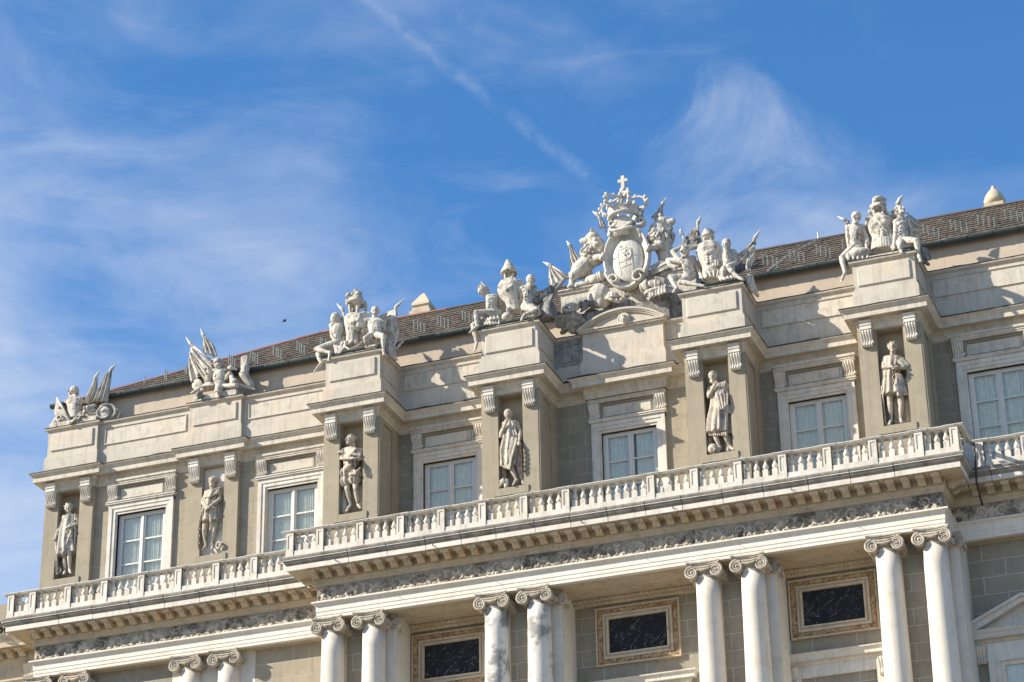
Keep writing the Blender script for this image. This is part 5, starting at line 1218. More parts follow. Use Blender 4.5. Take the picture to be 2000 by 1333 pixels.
SC().c([(-1.864,-0.4,3.784), (-2.147,-0.5,3.521), (-2.487,-0.6,3.24), (-2.796,-0.7,2.983)], [.05,.15,.2,.14]).folds([(-1.875,-0.45,3.762), (-2.579,-0.75,3.007)], [(-2.098,-0.65,3.319), (-2.358,-0.75,2.784)], 4, .05).loft([((-2.409,-0.6,2.925),.16,.14),((-2.456,-0.65,2.552),.30,.2),((-2.446,-0.7,2.2),.27,.2)], 5, .15).finish('furled_flag', 'stained', t)
t = thing('sculpture_group', (3.62, -.6, 1.92), 'writhing captive and bearded captive beside draped armour, right of the crest', 'sculpture', AG)
MB().box(2.7, 4.5, -1.28, .3, 1.905, 2.02).build('base', 'statue', t)
b = SC().head((2.687,-1,3.661), .2, (-.5,-1,-.15), .6, 'curl').c([(2.689,-0.9,3.59), (2.716,-0.85,3.449)], .11).torso((2.521,-0.95,3.346), (2.898,-0.8,3.463), (2.746,-0.95,2.915), (2.688,-0.95,2.741), (2.88,-0.85,2.778), .215)
b.arm((2.497,-0.95,3.364), (2.216,-0.85,3.845), (2.489,-0.75,4), .215).c([(2.521,-0.95,3.359), (2.056,-0.9,3.505)], [.12,.1]).c([(2.056,-0.9,3.505), (2.176,-1.05,3.194), (2.383,-1.1,3.074)], [.1,.09,.08]).hand((2.31,-1.1,3.089), (1,-.2,0), .2).arm((2.896,-0.75,3.488), (3.007,-0.7,3.064), (3.198,-0.95,2.665), .2)
b.leg((2.722,-1,2.604), (2.598,-1.35,2.354), (3.246,-1.45,2.046), (3.45,-1.5,1.955), .21).leg((2.633,-0.85,2.748), (2.157,-1.05,2.773), (2.413,-1.25,2.176), (2.33,-1.4,2.003), .21); b.finish('captive', 'statue', t)
b = SC().loft([((3.549,-0.85,2.485),.30,.22),((3.554,-0.85,2.827),.29,.24),((3.541,-0.85,3.042),.27,.22),((3.485,-0.85,3.372),.33,.25),((3.487,-0.85,3.638),.40,.27),((3.486,-0.85,3.852),.33,.22),((3.479,-0.85,3.96),.13,.12)], 6, .04)
b.folds([(3.187,-1,3.598), (3.493,-1.17,3.318), (3.78,-1.03,3.541)], [(3.338,-0.97,3.849), (3.533,-1.07,3.732), (3.746,-0.95,3.801)], 6, .04)
for k in range(9): b.c([((3.408,-1.1,3.025)[0]+.075*k, (3.408,-1.1,3.025)[1]+.008*(k-4)**2, (3.408,-1.1,3.025)[2]+.005*k), ((3.399,-1.1,2.842)[0]+.075*k, (3.399,-1.1,2.842)[1]+.008*(k-4)**2, (3.399,-1.1,2.842)[2]+.005*k)], .042, 6)
for k in (-1, 1):
    for q in range(3): b.e(((3.571,-1.12,3.221)[0]+k*.07, (3.571,-1.12,3.221)[1], (3.571,-1.12,3.221)[2]-.1*q), (.07,.05,.055))
b.finish('draped_armour', 'statue', t)
SC().e((3.492,-0.85,4.212), (.21,.22,.19)).ring((3.488,-0.85,4.132), .20, .035, 22, (0,.2,1)).e((3.465,-0.85,4.406), (.12,.12,.06)).c([(3.576,-0.85,4.396), (3.644,-0.75,4.406)], [.05,.03]).c([(3.6,-0.7,4.306), (3.728,-0.65,4.466)], [.07,.015]).c([(3.374,-0.93,4.076), (3.39,-0.93,3.912)], .05).c([(3.633,-0.9,4.037), (3.602,-0.9,3.91)], .06).c([(3.459,-0.75,4.149), (3.463,-0.8,3.935)], .13).finish('crested_helmet', 'statue', t)
b = SC().head((4.162,-1,3.65), .195, (.0,-1,-.3), 1.5, 'cap').c([(4.145,-0.9,3.558), (4.135,-0.85,3.425)], .12).torso((3.916,-0.85,3.43), (4.326,-0.75,3.436), (4.137,-0.9,2.976), (3.993,-0.9,2.793), (4.244,-0.85,2.767), .215, False)
b.arm((3.896,-0.85,3.421), (3.856,-0.9,3.033), (3.875,-0.95,2.661), .21).arm((4.336,-0.75,3.407), (4.424,-0.8,2.993), (4.232,-1.05,2.803), .21).leg((4.026,-0.95,2.683), (4.125,-1.35,2.547), (4.059,-1.4,2.169), (4.226,-1.5,2.061), .22).leg((4.244,-0.95,2.666), (4.281,-1.35,2.541), (4.63,-1.4,2.08), (4.781,-1.45,1.948), .2); b.finish('captive', 'statue', t)
SC().folds([(3.917,-1.3,2.324), (4.02,-1.45,2.074)], [(4.361,-1.25,2.338), (4.524,-1.35,2.152)], 5, .05).folds([(3.38,-1.15,2.663), (3.482,-1.2,2.46)], [(3.865,-1.15,2.644), (3.842,-1.2,2.388)], 4, .045).finish('drapery', 'statue', t)
spear((5.294,-0.6,4.212), (5.05,-0.6,3.881), (4.737,-0.75,2.585), t); flag([(5.019,-0.63,3.832), (4.748,-0.67,3.575), (4.45,-0.75,3.264)], [(4.951,-0.63,3.5), (4.779,-0.7,3.129), (4.65,-0.8,2.921)], t, 2.5, .06); flag([(5.001,-0.61,3.819), (5.037,-0.61,3.812), (5.091,-0.59,3.797)], [(4.682,-0.8,2.624), (4.836,-0.75,2.618), (5.017,-0.6,3.13)], t, 2.5, .07)
SC().folds([(4.754,-0.85,2.375), (4.835,-0.95,2.048), (4.885,-0.75,1.821)], [(4.919,-0.75,2.39), (4.964,-0.8,2.095), (5.028,-0.6,1.708)], 4, .05).e((4.787,-0.8,2.366), (.2,.15,.08)).finish('scrolled_hem', 'statue', t)
spear((3.101,-0.05,5.507), (2.942,-0.05,5.221), (2.83,-0.05,4.225), t); flag([(2.928,-0.05,5.183), (2.939,-0.05,5.167), (2.951,-0.05,5.151)], [(2.218,-0.05,4.46), (2.669,-0.1,4.18), (3.057,-0.05,4.287)], t, 3.0, .05, belly=.02, mat='stained')  # this flag uses the darker grey material throughout
SC().c([(2.426,-0.15,4.502), (2.43,-0.15,4.692), (2.386,-0.15,4.823)], .03).e((2.348,-0.15,4.967), (.055,.055,.09)).ring((2.371,-0.15,4.813), .07, .02, 14, (0,.3,1)).build('finial', 'spear', t, True)
t = thing('sculpture_group', (9.485, -.6, 1.92), 'winged captives either side of armour wearing a lion skin, right hand pier', 'sculpture', AG)
MB().box(8.55, 10.4, -1.28, .3, 1.905, 2.06).build('base', 'statue', t)
b = SC().head((8.664,-1,3.743), .2, (-.3,-1,-.15), .7, 'cap').c([(8.607,-0.9,3.639), (8.574,-0.85,3.533)], .11).torso((8.369,-0.9,3.467), (8.8,-0.85,3.402), (8.552,-0.95,2.933), (8.424,-0.95,2.712), (8.657,-0.9,2.689), .215)
b.arm((8.801,-0.8,3.414), (8.899,-0.75,3.073), (8.929,-1,2.528), .215).arm((8.345,-0.85,3.47), (8.262,-0.7,3.202), (8.29,-0.65,2.917), .2, False).leg((8.479,-1,2.621), (8.125,-1.25,2.199), (8.202,-1.35,1.576), (8.081,-1.47,1.204), .21).leg((8.637,-0.95,2.586), (8.422,-1.3,2.209), (8.367,-1.15,2.131), (8.491,-1.25,1.974), .2, False); b.finish('captive', 'statue', t)
SC().e((8.622,-1.2,2.245), (.42,.22,.22), 8).folds([(8.366,-1.35,2.278), (8.382,-1.4,2.004)], [(8.94,-1.15,2.369), (8.987,-1.25,2.037)], 5, .05).folds([(8.252,-0.7,3.733), (8.25,-0.7,2.873)], [(8.31,-0.65,3.83), (8.305,-0.65,2.942)], 2, .05).finish('drapery', 'statue', t)
b = SC().loft([((9.414,-0.85,2.421),.36,.26),((9.431,-0.85,2.774),.31,.25),((9.41,-0.85,2.971),.27,.22),((9.398,-0.85,3.277),.36,.26),((9.417,-0.85,3.522),.38,.25),((9.394,-0.85,3.693),.2,.18),((9.389,-0.85,3.778),.13,.13)], 6, .03)
for k in range(11): b.c([((9.172,-1.07,2.744)[0]+.075*k, (9.172,-1.07,2.744)[1]+.009*(k-5)**2-.07, (9.172,-1.07,2.744)[2]-.006*k), ((9.149,-1.07,2.448)[0]+.078*k, (9.149,-1.07,2.448)[1]+.009*(k-5)**2-.07, (9.149,-1.07,2.448)[2]-.006*k)], .045, 6)
b.c([(9.339,-1.1,3.493), (9.525,-1.15,3.208), (9.659,-1.07,2.973)], .035)
for k in (-1, 1):
    b.e(((9.443,-1.08,3.316)[0]+k*.14, (9.443,-1.08,3.316)[1], (9.443,-1.08,3.316)[2]), (.15,.08,.12))
    for q in range(3): b.e(((9.445,-1.08,3.04)[0]+k*.07, (9.445,-1.08,3.04)[1], (9.445,-1.08,3.04)[2]-.1*q), (.07,.05,.055))
b.finish('armour', 'statue', t)
g = SC().ring((9.408,-0.93,3.941), .18, .045, 22, (0,.35,1)).e((9.417,-0.87,4.067), (.22,.2,.14)).c([(9.271,-0.93,3.928), (9.268,-0.93,3.734)], .055).c([(9.565,-0.9,3.881), (9.554,-0.9,3.689)], .06).c([(9.369,-0.7,3.971), (9.361,-0.75,3.724)], .13)
g.e((9.428,-0.83,4.323), (.22,.24,.12)).e((9.341,-0.97,4.213), (.09,.1,.07)).e((9.289,-0.85,4.384), .06).e((9.631,-0.8,4.309), .07)
r_ = random.Random(21)
for k in range(44):
    u = k/43; sd = -1 if k % 2 else 1; p = V((9.385,-0.8,4.334)).lerp(V((9.054,-0.8,3.624)), u) if sd < 0 else V((9.52,-0.75,4.303)).lerp(V((9.742,-0.75,3.394)), u)
    g.e(tuple(p+V((r_.uniform(-.07,.07), r_.uniform(-.08,.08), r_.uniform(-.05,.05)))), r_.uniform(.05,.085))
g.c([(9.738,-0.8,3.508), (9.709,-0.85,3.157), (9.734,-0.9,2.878)], [.09,.07,.07]); g.e((9.742,-0.93,2.834), .08); g.finish('lion_skin_helmet', 'statue', t)
b = SC().head((10.142,-0.95,3.699), .2, (.9,-.8,.45), .2, 'curl').c([(10.131,-0.87,3.583), (10.135,-0.85,3.398)], .12).torso((10.009,-0.95,3.319), (10.299,-0.7,3.413), (10.106,-0.9,2.774), (10.041,-0.95,2.597), (10.215,-0.85,2.612), .22)
b.arm((9.978,-0.95,3.298), (9.945,-1,2.921), (9.865,-1.1,2.422), .22).arm((10.309,-0.7,3.383), (10.396,-0.6,3.085), (10.324,-0.6,2.825), .2, False).leg((10.183,-0.95,2.541), (10.655,-1.3,2.294), (10.677,-1.3,1.721), (10.746,-1.45,1.431), .22).leg((10.061,-0.95,2.539), (10.12,-1.4,2.165), (10.119,-1.35,2), (10.163,-1.5,1.835), .22); b.finish('captive', 'statue', t)
SC().tube([(10.009,-0.55,4.177), (10.099,-0.55,4.367), (10.255,-0.55,4.507)], [.09,.07,.01], 8).tube([(8.251,-0.65,3.884), (8.121,-0.65,3.981), (7.966,-0.65,4.098)], [.07,.05,.01], 8).build('wing_tips', 'spear', t, True)
flag([(9.982,-0.55,4.155), (9.865,-0.5,4.08), (9.734,-0.45,3.994)], [(9.939,-0.55,3.649), (9.846,-0.5,3.555), (9.738,-0.45,3.298)], t, 2.0, .05, name='wing'); flag([(10.266,-0.55,3.858), (10.462,-0.45,3.673), (10.641,-0.35,3.437)], [(10.275,-0.65,2.975), (10.416,-0.55,2.886), (10.631,-0.4,2.917)], t, 2.5, .08, name='wing'); flag([(8.856,-0.5,3.931), (8.9,-0.45,4.003), (9.021,-0.45,3.95)], [(8.893,-0.65,2.986), (8.976,-0.6,2.939), (9.068,-0.55,3)], t, 2.0, .05, name='wing')
SC().folds([(10.709,-0.65,2.336), (10.697,-0.65,2.066), (10.797,-0.55,1.932)], [(10.813,-0.45,2.36), (10.842,-0.45,2.136), (10.878,-0.45,1.992)], 3, .05).c([(10.641,-0.75,1.865), (10.829,-0.55,1.749)], [.09,.06]).finish('drapery', 'stained', t)
# ------------------------------------------------------------------ crest in the middle
plinth = thing('crest_plinth', (0, .9, 1.92), 'stepped stained stone plinth under the coat of arms, rough rock at its left', 'plinth')
MB().box(-1.75, 1.66, .30, 1.2, 1.93, 2.72).box(1.66, 2.75, .50, 1.2, 1.93, 2.60).build('lower_step', 'stained', plinth)
o = MB().box(-2.40, 2.55, .70, 2.4, 2.0, 3.78).build('upper_step', 'statue', plinth)
MB().sweep([(-.2,3.95),(.12,3.95),(.13,3.90),(.08,3.86),(.06,3.80),(.0,3.76),(-.2,3.76)], [(-2.40, 2.4), (-2.40, .70), (2.55, .70), (2.55, 2.4)]).build('step_moulding', 'statue', o)
g = SC(); r_ = random.Random(5)
for k in range(26): g.e(tuple(V((-1.925,0.2,2.438))+V((r_.uniform(-.42,.42), r_.uniform(-.1,.3), r_.uniform(-.26,.2)))), (r_.uniform(.12,.26), r_.uniform(.12,.2), r_.uniform(.1,.2)), r_.uniform(-40,40), 7, 5)
g.finish('rock', 'rock', plinth, .03, 0)
g = SC()
for k in range(22): g.e(tuple(V((-1.244,0.45,2.573))+V((r_.uniform(-.75,.35), r_.uniform(0,.35), r_.uniform(-.40,.35)))), (r_.uniform(.12,.26), r_.uniform(.12,.22), r_.uniform(.1,.2)), r_.uniform(-40,40), 7, 5)
g.finish('rock', 'stained', plinth, .03, 0).data.materials[0] = MAT['stained']

t = thing('trophy_relief', (0, .5, 2.7), 'broken torso, fluted helmet and ornate shield heaped left below the coat of arms', 'sculpture')
b = SC().e((-0.858,0.3,3.282), (.42,.34,.46), -18).e((-1.021,0.2,3.282), (.16,.16,.42), -14).e((-0.718,0.13,3.189), (.15,.12,.42), -14).e((-0.61,0.3,3.098), (.2,.2,.36), -25); b.finish('torso', 'statue', t)
g = SC().loft([((-0.31,0.15,2.968),.24,.22),((-0.319,0.15,3.12),.22,.2),((-0.328,0.15,3.256),.10,.1)], 14, .07).c([(-0.541,0.05,3.041), (-0.268,-0.07,2.855), (-0.126,0,2.771)], [.04,.05,.04]); g.finish('fluted_helmet', 'statue', t)
g = SC().e((-1.833,0.1,2.913), (.36,.14,.20), 14).ring((-1.823,0.07,2.897), .31, .05, 26, (.25,-.75,.75), .75)
for k in range(16): a = k*.785; g.e(tuple(V((-1.796,-0.01,2.869))+V((.22*math.cos(a), -.02, .11*math.sin(a)+.05*math.cos(a)))), .045)
g.finish('ornate_shield', 'statue', t)
g = SC().e((-1.343,0.2,2.969), (.18,.16,.12)).c([(-1.552,0.25,3.199), (-1.294,0.15,3.071), (-1.09,0.2,2.905)], [.06,.1,.09]).c([(-1.456,0.1,2.72), (-1.267,0.05,2.809)], [.05,.08])
for k in range(14): g.e(tuple(V((-1.2,0.2,3.016))+V((r_.uniform(-.3,.3), r_.uniform(-.12,.1), r_.uniform(-.12,.12)))), r_.uniform(.04,.09))
g.finish('arms_heap', 'stained', t)
g = SC()
for k in range(20): a = V((-0.086,0.05,2.787)).lerp(V((0.334,0.25,3.068)), r_.random()); g.c([tuple(a), tuple(a+V((r_.uniform(-.16,.16), -.1, r_.uniform(-.03,.12))))], [.05,.015], 6)
g.finish('leaf_spray', 'statue', t)
t = thing('trophy_relief', (2, .5, 2.7), 'muscled cuirass lying on its side right below the coat of arms', 'sculpture')
b = SC().loft([((0.744,0.3,3.251),.17,.2),((0.985,0.25,3.269),.28,.25),((1.263,0.25,3.258),.30,.26),((1.58,0.3,3.234),.24,.22)], 5, .04).e((1.154,0.07,3.268), (.16,.1,.14)).e((1.402,0.07,3.218), (.14,.1,.13)).e((1.16,0.1,2.983), (.34,.15,.11), 8).ring((0.767,0.27,3.217), .19, .04, 18, (1,-.2,.1))
for k in range(6): b.c([((1.093,0.05,2.972)[0]+.11*k, (1.093,0.05,2.972)[1], (1.093,0.05,2.972)[2]+.02*k), ((1.098,0,2.709)[0]+.11*k, (1.098,0,2.709)[1], (1.098,0,2.709)[2]+.02*k)], .06, 6)
b.folds([(1.519,0.15,3.294), (1.682,0.1,2.85)], [(1.766,0.25,3.322), (1.916,0.15,2.887)], 4, .045); b.finish('cuirass', 'statue', t)
g = SC()
for k in range(24): a = V((0.941,0.15,2.767)).lerp(V((1.848,0.25,2.68)), r_.random()); g.e(tuple(a+V((0, r_.uniform(-.1,.1), r_.uniform(-.08,.08)))), r_.uniform(.03,.08))
g.finish('rubble', 'stained', t, .02, 0)
g = SC().head((0.134,-0.07,1.99), .17, (.1,-1,-.25), .3, 'curl')
for k in range(26): a = k*.2417; g.e(tuple(V((0.097,0.05,2.068))+V((.20*math.cos(a)*1.0, 0, .20*math.sin(a)))), (.05,.06,.06))
for k in (-1, 1): g.c([tuple(V((0.092,0.05,1.95))+V((k*.1, 0, 0))), tuple(V((0.088,0.05,1.833))+V((k*.32, .02, -.06)))], [.07,.03], 7)
g.finish('keystone_mask', 'cream', ped)

arms = thing('coat_of_arms', (0.136,0.45,3.403), 'oval stone coat of arms with crown and cross at the roof line', 'coat of arms')
C0 = V((0.183,0.45,4.653))
def oval(rx, rz, y, n=48): return [(C0.x+rx*math.cos(2*math.pi*i/n), C0.y+y, C0.z+rz*math.sin(2*math.pi*i/n)) for i in range(n)]
m = MB(); prof = [(.80,1.22,.16),(.86,1.28,.05),(.86,1.28,-.10),(.82,1.23,-.17),(.77,1.16,-.15),(.74,1.12,-.08),(.66,1.04,-.02),(.58,.96,.05),(.50,.86,.10)]
rings = [oval(*p) for p in prof]; n = 48; vs = [p for r in rings for p in r]; fs = []
for j in range(len(rings)-1):
    for i in range(n): k = (i+1) % n; fs.append((j*n+i, j*n+k, (j+1)*n+k, (j+1)*n+i))
fs.append(tuple(range(n))); fs.append(tuple(len(vs)-n+i for i in range(n-1, -1, -1))); m.add(vs, fs)
m.build('cartouche', 'statue_pale', arms, True)
sh = SC(); sh.e(tuple(C0+V((.02,.02,-.10))), (.57,.24,.86), 0, 32, 20)
so = sh.build('shield', 'statue_pale', arms, True)
def on(x, z): return tuple(C0+V((.02+x, .02-.245*math.sqrt(max(0, 1-(x/.57)**2-(z/.86)**2)), -.10+z)))
g = SC()
for q in ([(-.30,.60),(-.30,.25),(-.26,-.25),(-.20,-.60)], [(.22,.0),(.22,-.30),(.18,-.62)], [(-.52,.05),(-.30,.12)], [(-.30,.34),(.02,.42)], [(-.26,-.36),(.2,-.26)], [(-.02,-.10),(-.02,-.32)], [(.24,.08),(.50,.10)], [(-.30,.34),(-.27,-.15),(.18,-.08),(.2,.36),(-.1,.40)]):
    pts = []
    for a, b in zip(q, q[1:]):
        for k in range(6): pts.append(on(a[0]+(b[0]-a[0])*k/6, a[1]+(b[1]-a[1])*k/6))
    pts.append(on(*q[-1])); g.tube(pts, .012, 6)
for k in range(18): a = -1.9+k*.21; g.e(on(.02+.17*math.cos(a), .14+.2*math.sin(a)), (.035,.03,.035))
for x, z, r in ((-.02,.24,.07),(-.05,.12,.06),(.0,.0,.05),(-.2,.5,.06),(.06,.16,.05),(-.1,.2,.04)): g.e(on(x, z), (r,.035,r))
g.build('shield_relief', 'statue_pale', so, True)
def curl(c, R, a0, a1, r0, r1, wid, name, parent, hand=1, mat='statue_pale'):
    pts = []; rs = []
    for i in range(27):
        t = i/26; a = a0+hand*(a1-a0)*t; q = R*(1-.72*t); pts.append((c[0]+q*math.cos(a), c[1]-.05*t, c[2]+q*math.sin(a))); rs.append(r0+(r1-r0)*t)
    g = SC()
    for w in np.linspace(-wid, wid, 5): g.tube([(p[0], p[1]+w, p[2]) for p in pts], rs, 8)
    return g.finish(name, mat, parent, .02, 1)
curl((0.668,0.23,3.672), .28, 0.4, 7.4, .055, .03, .12, 'scroll', arms, 1); curl((-0.258,0.25,3.735), .20, 2.6, 8.6, .05, .03, .12, 'scroll', arms, -1)
g = SC()
for k in range(26):
    a = math.pi*1.14+k*(math.pi*.70/25); p = C0+V((.83*math.cos(a), -.14, 1.24*math.sin(a))); g.e(tuple(p), (.085,.09,.075)); g.e(tuple(p+V((0,-.08,0))), .03)
g.finish('carved_band', 'statue_pale', arms)
g = SC()
for k in range(7): g.e(tuple(V((0.069,0.25,5.58))+V((-.22+.075*k, -.03, -.02*abs(k-3)+.02))), (.05,.1,.10))
g.folds([(-0.372,0.3,5.845), (-0.403,0.3,5.605)], [(-0.309,0.25,5.856), (-0.363,0.25,5.597)], 2, .06)
for k in range(11): a = math.pi*(.10+.80*k/10); g.c([(0.129,0.18,5.698), tuple(V((0.128,0.2,5.838))+V((.36*math.cos(a), -.02, .36*math.sin(a)-.05)))], [.03,.06], 7)
g.c([(-0.358,0.18,5.735), (-0.095,0.1,5.64), (0.19,0.08,5.634), (0.487,0.15,5.694)], [.05,.06,.06,.05])
g.e((0.049,0.45,5.96), (.5,.2,.3)).e((0.055,0.45,6.132), (.36,.2,.22)); g.finish('shell', 'statue_pale', arms)
curl((-0.243,0.25,5.973), .17, .6, 7.0, .05, .03, .08, 'scroll', arms, -1); curl((0.797,0.35,5.924), .20, 2.4, 8.8, .055, .03, .1, 'scroll', arms, 1)
KC = V((0.135,0.42,6.403))
m = MB().lathe([(.44,-.20),(.56,-.20),(.60,-.15),(.56,-.10),(.545,.06),(.585,.09),(.58,.13),(.55,.15),(.44,.14),(.44,-.20)], tuple(KC), 36, False)
crown = m.build('crown', 'statue_pale', arms, True)
g = SC(); top = KC+V((0,0,.86))
CP = [(.55,.10),(.68,.11),(.80,.22),(.82,.38),(.74,.52),(.58,.58),(.40,.58),(.25,.63),(.12,.72),(.03,.77)]
for k in range(6):
    a = 2*math.pi*k/6; u = V((math.cos(a), math.sin(a), 0))
    pts = [KC+u*r+V((0,0,z)) for r, z in CP]
    g.tube([tuple(p) for p in pts], .05, 8)
    for i in (1, 2, 3, 4, 6, 8): g.ell(tuple(pts[i]+(pts[i]-KC-V((0,0,.3))).normalized()*.07), (.07,.07,.07), 8, 6)
for k in range(6):
    a = 2*math.pi*(k+.5)/6; u = V((math.cos(a), math.sin(a), 0)); f = KC+u*.57+V((0,0,.2))
    g.ell(tuple(f), (.075,.075,.085), 8, 6)
g.build('arches', 'statue_pale', crown, True)
SC().e((0.144,0.42,7.356), .13).c([(0.14,0.42,7.251), (0.137,0.42,7.165)], .10).build('orb', 'statue_pale', crown, True)
q = V((0.143,0.42,7.689))
MB().box(q.x-.06, q.x+.06, q.y-.05, q.y+.05, q.z-.26, q.z+.25).box(q.x-.18, q.x+.18, q.y-.048, q.y+.048, q.z+.0, q.z+.115).build('cross', 'statue_pale', crown)

LG = 'lions holding the coat of arms'
def lion(name, label, loc, rump, chest, neck, head, face, fore, hinds, tail, S=.30):
    t = thing(name, loc, label, 'lion statue', LG)
    b = SC(); R_, C_, N_, H_ = V(rump), V(chest), V(neck), V(head); f = V(face).normalized()
    b.c([R_, R_.lerp(C_, .5), C_, N_], [S*1.15, S*1.0, S*1.3, S*1.15], 14).e(tuple(C_), (S*1.35, S*1.2, S*1.4))
    b.e(tuple(H_), (S*.85,)*3).c([H_, H_+f*S*1.0], [S*.66, S*.48]).e(tuple(H_+f*S*1.28+V((0,0,.04))), S*.40).c([H_+V((0,0,-S*.45)), H_+f*S*1.08+V((0,0,-S*.78))], [S*.4, S*.26]).e(tuple(H_+f*S*1.58+V((0,0,.10))), S*.17)
    side = f.cross(V((0,0,1))).normalized()
    for k in (-1, 1): b.e(tuple(H_+side*k*S*.6+V((0,0,S*.75))), S*.25).e(tuple(H_+f*S*.62+side*k*S*.36+V((0,0,S*.42))), S*.2)
    for a in fore: b.c([C_+V((0,-.05,-.05)), V(a[0]), V(a[1])], [S*.72, S*.5, S*.38]).e(a[1], S*.45)
    for a in fore:
        for q in range(4): b.e(tuple(V(a[1])+V((.03*(q-1.5), -.09, .06*(q-1.5)))), S*.19)
    for a in hinds: b.c([R_, V(a[0])], [S*1.1, S*.62], 12).c([V(a[0]), V(a[1]), V(a[2])], [S*.6, S*.36, S*.38]).e(a[2], (S*.5, S*.55, S*.3))
    b.finish('body', 'statue', t)
    g = SC(); rr = random.Random(3)
    for k in range(90):
        u = rr.random(); p = H_.lerp(C_, .12+u*.95); a = rr.uniform(0, 6.283); ax = (C_-H_).normalized(); n1 = ax.orthogonal().normalized(); n2 = ax.cross(n1)
        r = S*(1.0+.35*math.sin(math.pi*u)); d = n1*math.cos(a)+n2*math.sin(a)
        if (u < .34 and d.dot(f) > .05) or (u < .12 and d.dot(f) > -.3): continue
        g.c([tuple(p+d*r*.85), tuple(p+d*r*1.12+ax*S*.35), tuple(p+d*r*.95+ax*S*.75)], [S*.2,S*.19,S*.06], 6)
    g.finish('mane', 'statue', t)
    if tail: SC().c(tail, [.05,.045,.04,.06][:len(tail)]).build('tail', 'statue', t, True)
    return t
lion('lion', 'rearing stone lion left of the coat of arms, looking outward to the left', (-1.974,0.75,4.088), (-1.688,0.85,4.745), (-1.145,0.75,5.162), (-1.047,0.75,5.535), (-1.127,0.7,5.84), (-1,-.12,-.3),
     [((-0.938,0.5,4.904), (-0.658,0.33,4.797))], [((-1.885,0.65,4.457), (-2.006,0.8,4.347), (-1.976,0.63,4.03)), ((-1.484,1,4.662), (-1.434,1.1,4.608), (-1.439,1,4.377))], [(-1.716,0.95,5.007), (-1.946,0.85,4.82), (-2.084,0.8,4.662), (-2.047,0.75,4.561)])
lion('lion', 'stone lion right of the coat of arms with open jaws turned right', (1.613,0.75,4.243), (1.554,0.9,4.475), (1.341,0.75,5.225), (1.293,0.75,5.677), (1.455,0.7,5.913), (1,-.12,-.22),
     [((1.4,0.45,4.891), (1.018,0.33,4.776))], [((1.716,0.7,4.198), (1.62,0.85,4.097), (1.598,0.75,3.907))], None)
FG = 'flags planted around the coat of arms'
t = thing('stone_flag', (-2.152,0.95,4.91), 'furled stone flag with spear tip close behind the left lion', 'flag', FG)
spear((-2.258,1.05,6.157), (-2.116,1.05,5.917), (-1.713,1.05,4.824), t); flag([(-2.14,1.05,5.864), (-2.144,1.03,5.458), (-2.114,1,4.973)], [(-2.031,1.05,5.841), (-1.846,1.05,5.477), (-1.619,1.05,5.083)], t, 3.0, .08)
t = thing('stone_flag', (-2.635,0.95,4.73), 'broad drooping stone flag on a slanted pole, outermost left of the crest', 'flag', FG)
spear((-3.182,1.05,5.482), (-2.897,1.05,5.284), (-2.193,1.05,4.69), t); flag([(-2.942,1.05,5.235), (-2.954,1.03,4.88), (-2.929,0.95,4.258)], [(-2.833,1.05,5.213), (-2.491,1.05,4.935), (-2.195,1.05,4.644)], t, 3.5, .06)
t = thing('stone_flag', (-0.898,0.95,6.435), 'small spear tipped flag rising left of the crown above the lion', 'flag', FG)
spear((-1.245,1.05,7.141), (-1.047,1.05,6.956), (-0.758,1.05,6.195), t); flag([(-1.009,1.05,6.882), (-1.005,1.05,6.684), (-0.978,1,6.368)], [(-0.958,1.05,6.871), (-0.824,1.05,6.646), (-0.713,1.05,6.338)], t, 2.5, .06)
t = thing('stone_flag', (1.311,0.95,6.449), 'spear tipped furled flag rising behind the right lion', 'flag', FG)
spear((1.558,1.05,7.106), (1.388,1.05,6.876), (1.073,1.05,6.29), t); flag([(1.317,1.05,6.848), (1.188,1.05,6.657), (0.938,1.05,6.405)], [(1.396,1.05,6.831), (1.374,1.05,6.574), (1.393,1.05,6.309)], t, 2.5, .06)
t = thing('cannon_heap', (-1.379,0.65,4.104), 'stone cannon barrel and pile of balls between left lion and coat of arms', 'sculpture')
SC().c([(-1.292,0.65,4.155), (-0.863,0.65,4.183)], [.17,.19], 14).ring((-0.928,0.65,4.173), .2, .04, 18, (1,0,.2)).ring((-0.842,0.65,4.179), .21, .05, 18, (1,0,.2)).build('cannon', 'statue', t, True)
r_ = random.Random(8)
for k in range(9): link('cannon_ball', MB().ell((0,0,0), (.085,.085,.085), 12, 8).mesh('cannon_ball', 'statue', True), t, tuple(V((-1.773,0.6,3.998)).lerp(V((-1.364,0.6,4.054)), (k % 6)/5)+V((0, .1 if k > 5 else 0, .11 if k > 5 else 0))))
t = thing('fallen_banner', (1.302,0.65,4.112), 'fallen cloth and bent arm carved right of the coat of arms base', 'sculpture')
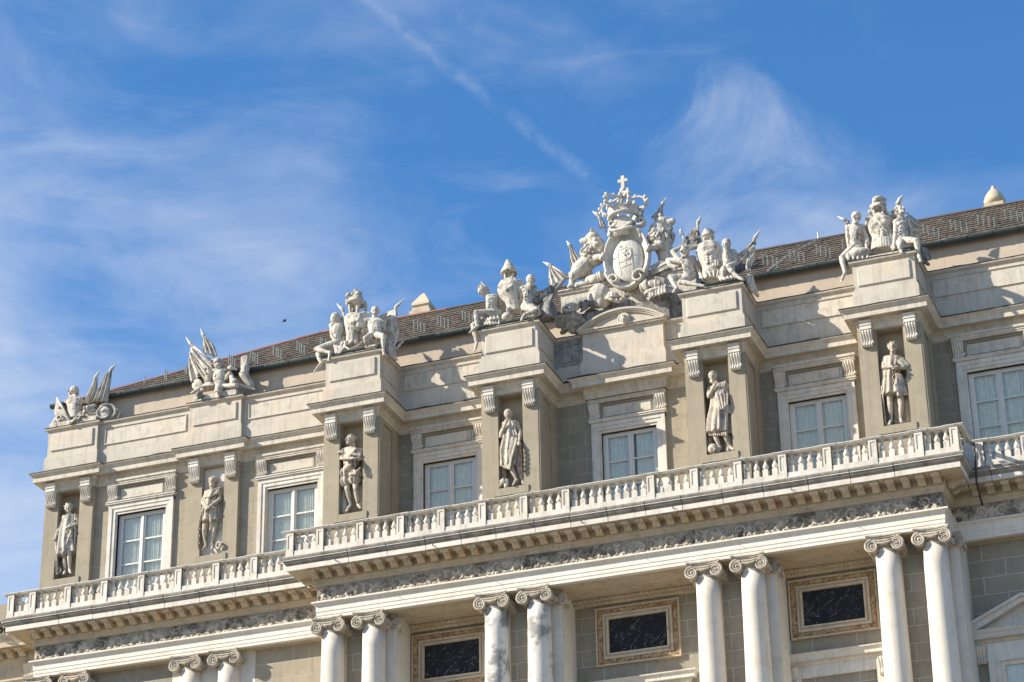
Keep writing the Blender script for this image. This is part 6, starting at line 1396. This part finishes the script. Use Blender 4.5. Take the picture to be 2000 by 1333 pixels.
SC().loft([((1.009,0.65,4.074),.16,.14),((1.259,0.65,4.145),.2,.17),((1.56,0.7,4.205),.22,.2)], 7, .14).folds([(1.033,0.5,4.044), (1.577,0.5,4.176)], [(1.047,0.5,3.848), (1.613,0.5,3.975)], 4, .03).finish('cloth', 'statue', t)

# ------------------------------------------------------------------ small things
def bird(name, c, label, S=.2, fly=False):
    t = thing(name, c, label, 'bird'); c = V(c); g = SC()
    g.e(tuple(c+V((0,0,.5*S))), (.75*S,.4*S,.42*S), -15).e(tuple(c+V((.62*S,0,.95*S))), .26*S).c([c+V((.8*S,0,.95*S)), c+V((1.05*S,0,.9*S))], [.07*S,.02*S]).c([c+V((-.5*S,0,.4*S)), c+V((-1.25*S,0,.15*S))], [.22*S,.12*S])
    if fly:
        for k in (-1, 1): g.c([c+V((.1*S,k*.2*S,.6*S)), c+V((0,k*.9*S,.95*S)), c+V((-.3*S,k*1.6*S,.8*S))], [.2*S,.16*S,.04*S])
    else:
        for k in (-1, 1): g.c([c+V((.05*S,k*.15*S,.3*S)), c+V((.1*S,k*.15*S,0))], .05*S)
    g.finish('body', 'bird', t, .02 if S < .4 else .03, 1)
bird('pigeon', (4.10, -1.40, -7.175), 'dark pigeon perched on the architrave ledge under the frieze', .17)
bird('bird', (-12.825,0,4.435), 'tiny dark bird flying in the sky above the left roof', .10, True)
HK = MB().tube([(0,0,0),(0,-.10,.02),(.0,-.16,-.02),(.06,-.2,.08)], .012, 6).tube([(0,-.16,-.02),(.22,-.3,-.14)], .008, 5).mesh('iron_hook', 'iron')
for x in (-9.6, -6.1, -.9, 2.2, 6.1): link('iron_hook', HK, bc, (x, FC-.79, -6.14))
MB().tube([(11.72, -.70, -4.9), (11.72, -.80, -5.8), (11.70, -.86, -6.3), (11.66, .1, -6.7)], .03, 8).build('drainpipe', 'iron', palace)
MB().tube([(5.15, .55, 3.2), (5.6, 1.6, 4.2), (6.3, 3.7, 5.8)], .02, 6).tube([(6.3, 3.7, 5.75), (6.3, 3.7, 6.05)], .03, 6).build('lightning_wire', 'wood_white', palace)
